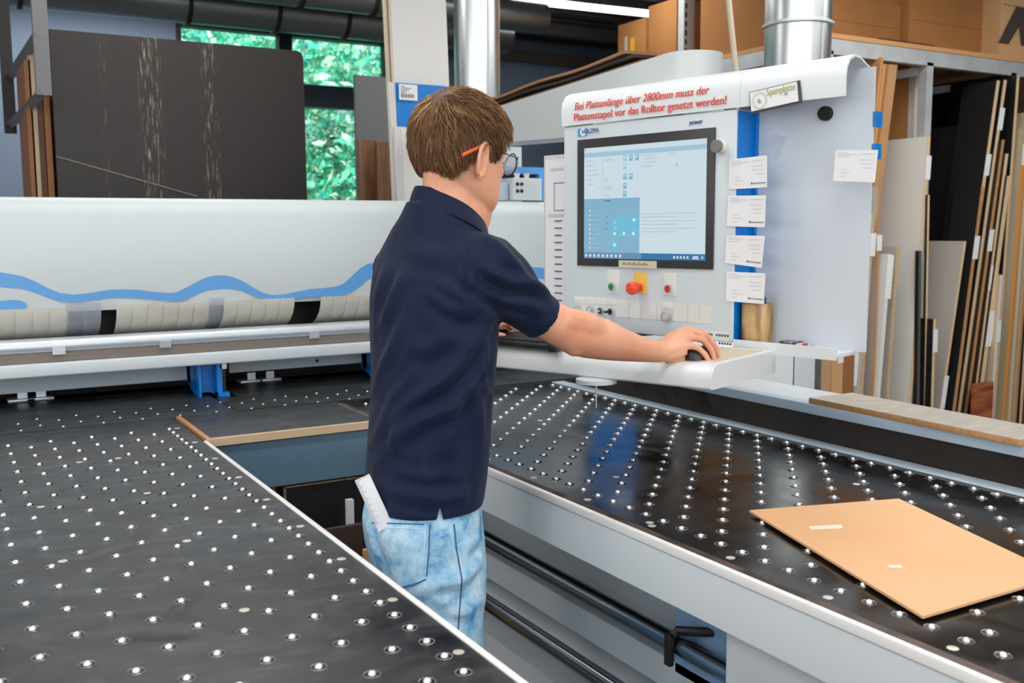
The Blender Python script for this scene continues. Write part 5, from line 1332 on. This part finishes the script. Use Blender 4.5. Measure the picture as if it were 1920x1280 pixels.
for i in range(NA):
    for j in range(NE):
        q_ = [shell[i, j], shell[(i+1) % NA, j], shell[(i+1) % NA, j+1], shell[i, j+1]]
        if all(a_[1] for a_ in q_): fs.append([a_[0] for a_ in q_])
hg = G(); hg.add(vs_, fs, M_hair); 
nshell = len(hg.v); att = [.12]*nshell
rg = np.random.default_rng(11); wh = V(-.070, .012, .078); whd = wh-hairc; whd /= np.linalg.norm(whd)
ns = 0
while ns < 9000:
    az = rg.uniform(0, 2*math.pi); el = math.asin(rg.uniform(-.8, 1)); p = scalp(az, el); mg_ = p[2]-hairline(p)
    if mg_ < .002: continue
    ns += 1
    d = p-hairc; d = d/np.linalg.norm(d)
    fl_ = p-wh; fl_ = fl_-d*fl_.dot(d); nf = np.linalg.norm(fl_); fl_ = fl_/max(nf, 1e-4)
    sw = np.cross(d, fl_); front = max(0, p[0]+.02)/.1
    if p[2] > .05: fl_ = fl_*1.0+V(.7, .55, 0)*front        # fringe swept forward to the right
    else: fl_ = fl_+V(.15, 0, -.9)*.7
    fl_ = fl_+sw*rg.normal(0, .32)+sw*.25*math.exp(-nf/.03); fl_ = fl_-d*fl_.dot(d); fl_ /= np.linalg.norm(fl_)
    topness = min(1, max(0, mg_)/.06)
    L_ = (.014+.030*topness)*rg.uniform(.7, 1.2); lift = (.0035+.0125*topness)
    rr_ = rg.uniform(.00035, .0007)*(1+.5*topness); k0 = len(hg.v); pts_ = []
    cl = rg.integers(0, 40)
    for s_ in range(5):
        u = s_/4; q_ = p+fl_*L_*u; dd = q_-hairc; ln = np.linalg.norm(dd); dd = dd/ln
        # keep on the skull curvature
        sc_ = np.linalg.norm(p-hairc); q_ = hairc+dd*(sc_*(1-.0)+ (ln-sc_)*.15)
        q_ = q_+dd*(lift*(.55+.75*u-.35*u*u)+rg.normal(0, .0004)); pts_.append(q_)
    side = np.cross(fl_, d)
    for s_, q_ in enumerate(pts_):
        r_ = rr_*(1.1-.95*s_/4)*1.3
        for a_ in range(3):
            t = a_*2.094; hg.v.append(TH(q_+side*r_*math.cos(t)+d*r_*math.sin(t)))
    val = np.clip(rg.normal(.42, .2)+.25*(p[2] > .06)*rg.random(), 0, 1); att += [float(val)]*15
    for s_ in range(4):
        for a_ in range(3):
            b2 = (a_+1) % 3; hg.f.append([k0+s_*3+a_, k0+s_*3+b2, k0+s_*3+3+b2, k0+s_*3+3+a_]); hg.m.append(0)
b0 = np.array(man['_b']); me = bpy.data.meshes.new('hair'); me.from_pydata([tuple(p-b0) for p in hg.v], [], hg.f); me.materials.append(M_hair)
me.polygons.foreach_set('use_smooth', [True]*len(me.polygons)); A_ = me.attributes.new('strand', 'FLOAT', 'POINT'); A_.data.foreach_set('value', att)
ho = bpy.data.objects.new('hair', me); C.objects.link(ho); ho.parent = man

# ---- glasses
M_tort = mat('dark_frame_metal', (58, 40, 32), .3, .3); M_orange = mat('orange_temple_tip', (232, 104, 58), .4)
gl = G(); 
for s in (1, -1):
    cc = [TH(V(.104-.10*abs(.5-0)*0+(-.010)*(abs(math.cos(t)*.024*s+.034*s)-.034)/.024*.6, .035*s+.0275*math.cos(t), -.006+.0225*math.sin(t)-.002*math.cos(2*t))) for t in [2*math.pi*k/28 for k in range(29)]]
    gl.tube(cc, .0016, M_tort, 8, cap=False)
    gl.tube([TH(V(.099, .062*s, .004)), TH(V(.095, .069*s, .006)), TH(V(.07, .0765*s, .004)), TH(V(.02, .081*s, .006))], .0012, M_tort, 8)
gl.tube([TH(V(.103, -.011, 0)), TH(V(.107, 0, .003)), TH(V(.103, .011, 0))], .0014, M_tort, 8)
go = gl.build('glasses', man, smooth=60)
for s in (1, -1):
    G().tube([TH(V(.012, .082*s, .007)), TH(V(-.004, .089*s, .009)), TH(V(-.016, .0925*s, .003)), TH(V(-.058, .0905*s, -.026))], [.0020, .0030, .0034, .0038], M_orange, 10).build('temple_tip', go)
    g = G(); rim = [V(.1035, .035*s+.0265*math.cos(t), -.006+.0215*math.sin(t)) for t in [2*math.pi*k/28 for k in range(28)]]
    vs_ = [TH(a_) for a_ in rim]+[TH(a_-V(.0015, 0, 0)) for a_ in rim]
    g.add(vs_, [list(range(28)), [28+k for k in range(28)][::-1]]+[(k, (k+1) % 28, 28+(k+1) % 28, 28+k) for k in range(28)], M_glass); g.build('lens', go, smooth=20)

# ---- folding rule in the back pocket, mouse
pb = cast(JB, 722, 985)[0]; dd_ = (pb-CAM).dot(FWD) if pb is not None else 2.08
a_ = P(721, 985, dd_+.004); b_ = P(680, 897, dd_-.012); ux = b_-a_; Lr = np.linalg.norm(ux); ux /= Lr
vw = CAM-a_; vw /= np.linalg.norm(vw); uy = np.cross(vw, ux); uy /= np.linalg.norm(uy); uz = np.cross(ux, uy)
TR = frame(a_, uy, uz, ux)
fr_ = thing('folding_rule', a_, 'white folding rule sticking out of the back pocket of the jeans', 'folding rule')
for k in range(4):
    g = G().box(-.016+.0*k, .016, -.013+.0035*k*2-.003, -.013+.0035*k*2+.003, -.004, Lr-(.0, .012, .004, .0)[k], mat('rule_white', (226, 228, 234), .45), TR, .001); g.build('leaf', fr_)
g = G()
for k in range(38): g.box(.010 if k % 5 else .004, .0155, .0112, .0116, .012+k*.0028, .0125+k*.0028, M_ink, TR)
g.build('scale_marks', fr_)
mo = P(1312, 648, 2.335)
ms = thing('computer_mouse', (mo[0], mo[1], ZTR), 'black computer mouse under the right hand on the tray', 'mouse')
TMo = frame((mo[0], mo[1], ZTR+.0015), vt, -ut)
rings = []
for k in range(13):
    u = k/12; x_ = -.052+.102*u; wv_ = .028*math.sqrt(max(0, 1-abs(2*u-1)**2.6))+.002; hv_ = .034*(1-abs(2*u-.85)**2.4/1.35)**.8 if abs(2*u-.85) < 1.13 else .004
    hv_ = max(.004, .030*max(0, 1-(abs(u-.42)/.6)**2.3)**.7)
    rings.append([TMo(V(x_, wv_*math.cos(t), max(0, hv_*math.sin(t)))) for t in [math.pi*2*j/20 for j in range(20)]])
G().loft(rings, mat('mouse_black', (40, 36, 36), .35)).build('shell', ms, smooth=60)
g = G(); g.lathe([(.006, -.003), (.007, 0), (.006, .003)], M_rubber, TMo(V(.028, 0, .026)), -ut, 14); g.build('scroll_wheel', ms)
# blue guard plate on the saw behind the console (mirrored in the right table)
a_ = HIT(1108, 600, 1, 3.56); b_ = HIT(1192, 600, 1, 3.56)
G().box(a_[0], b_[0], 3.55, 3.574, .96, 1.55, M_blue, bev=.003).build('blue_guard', saw)
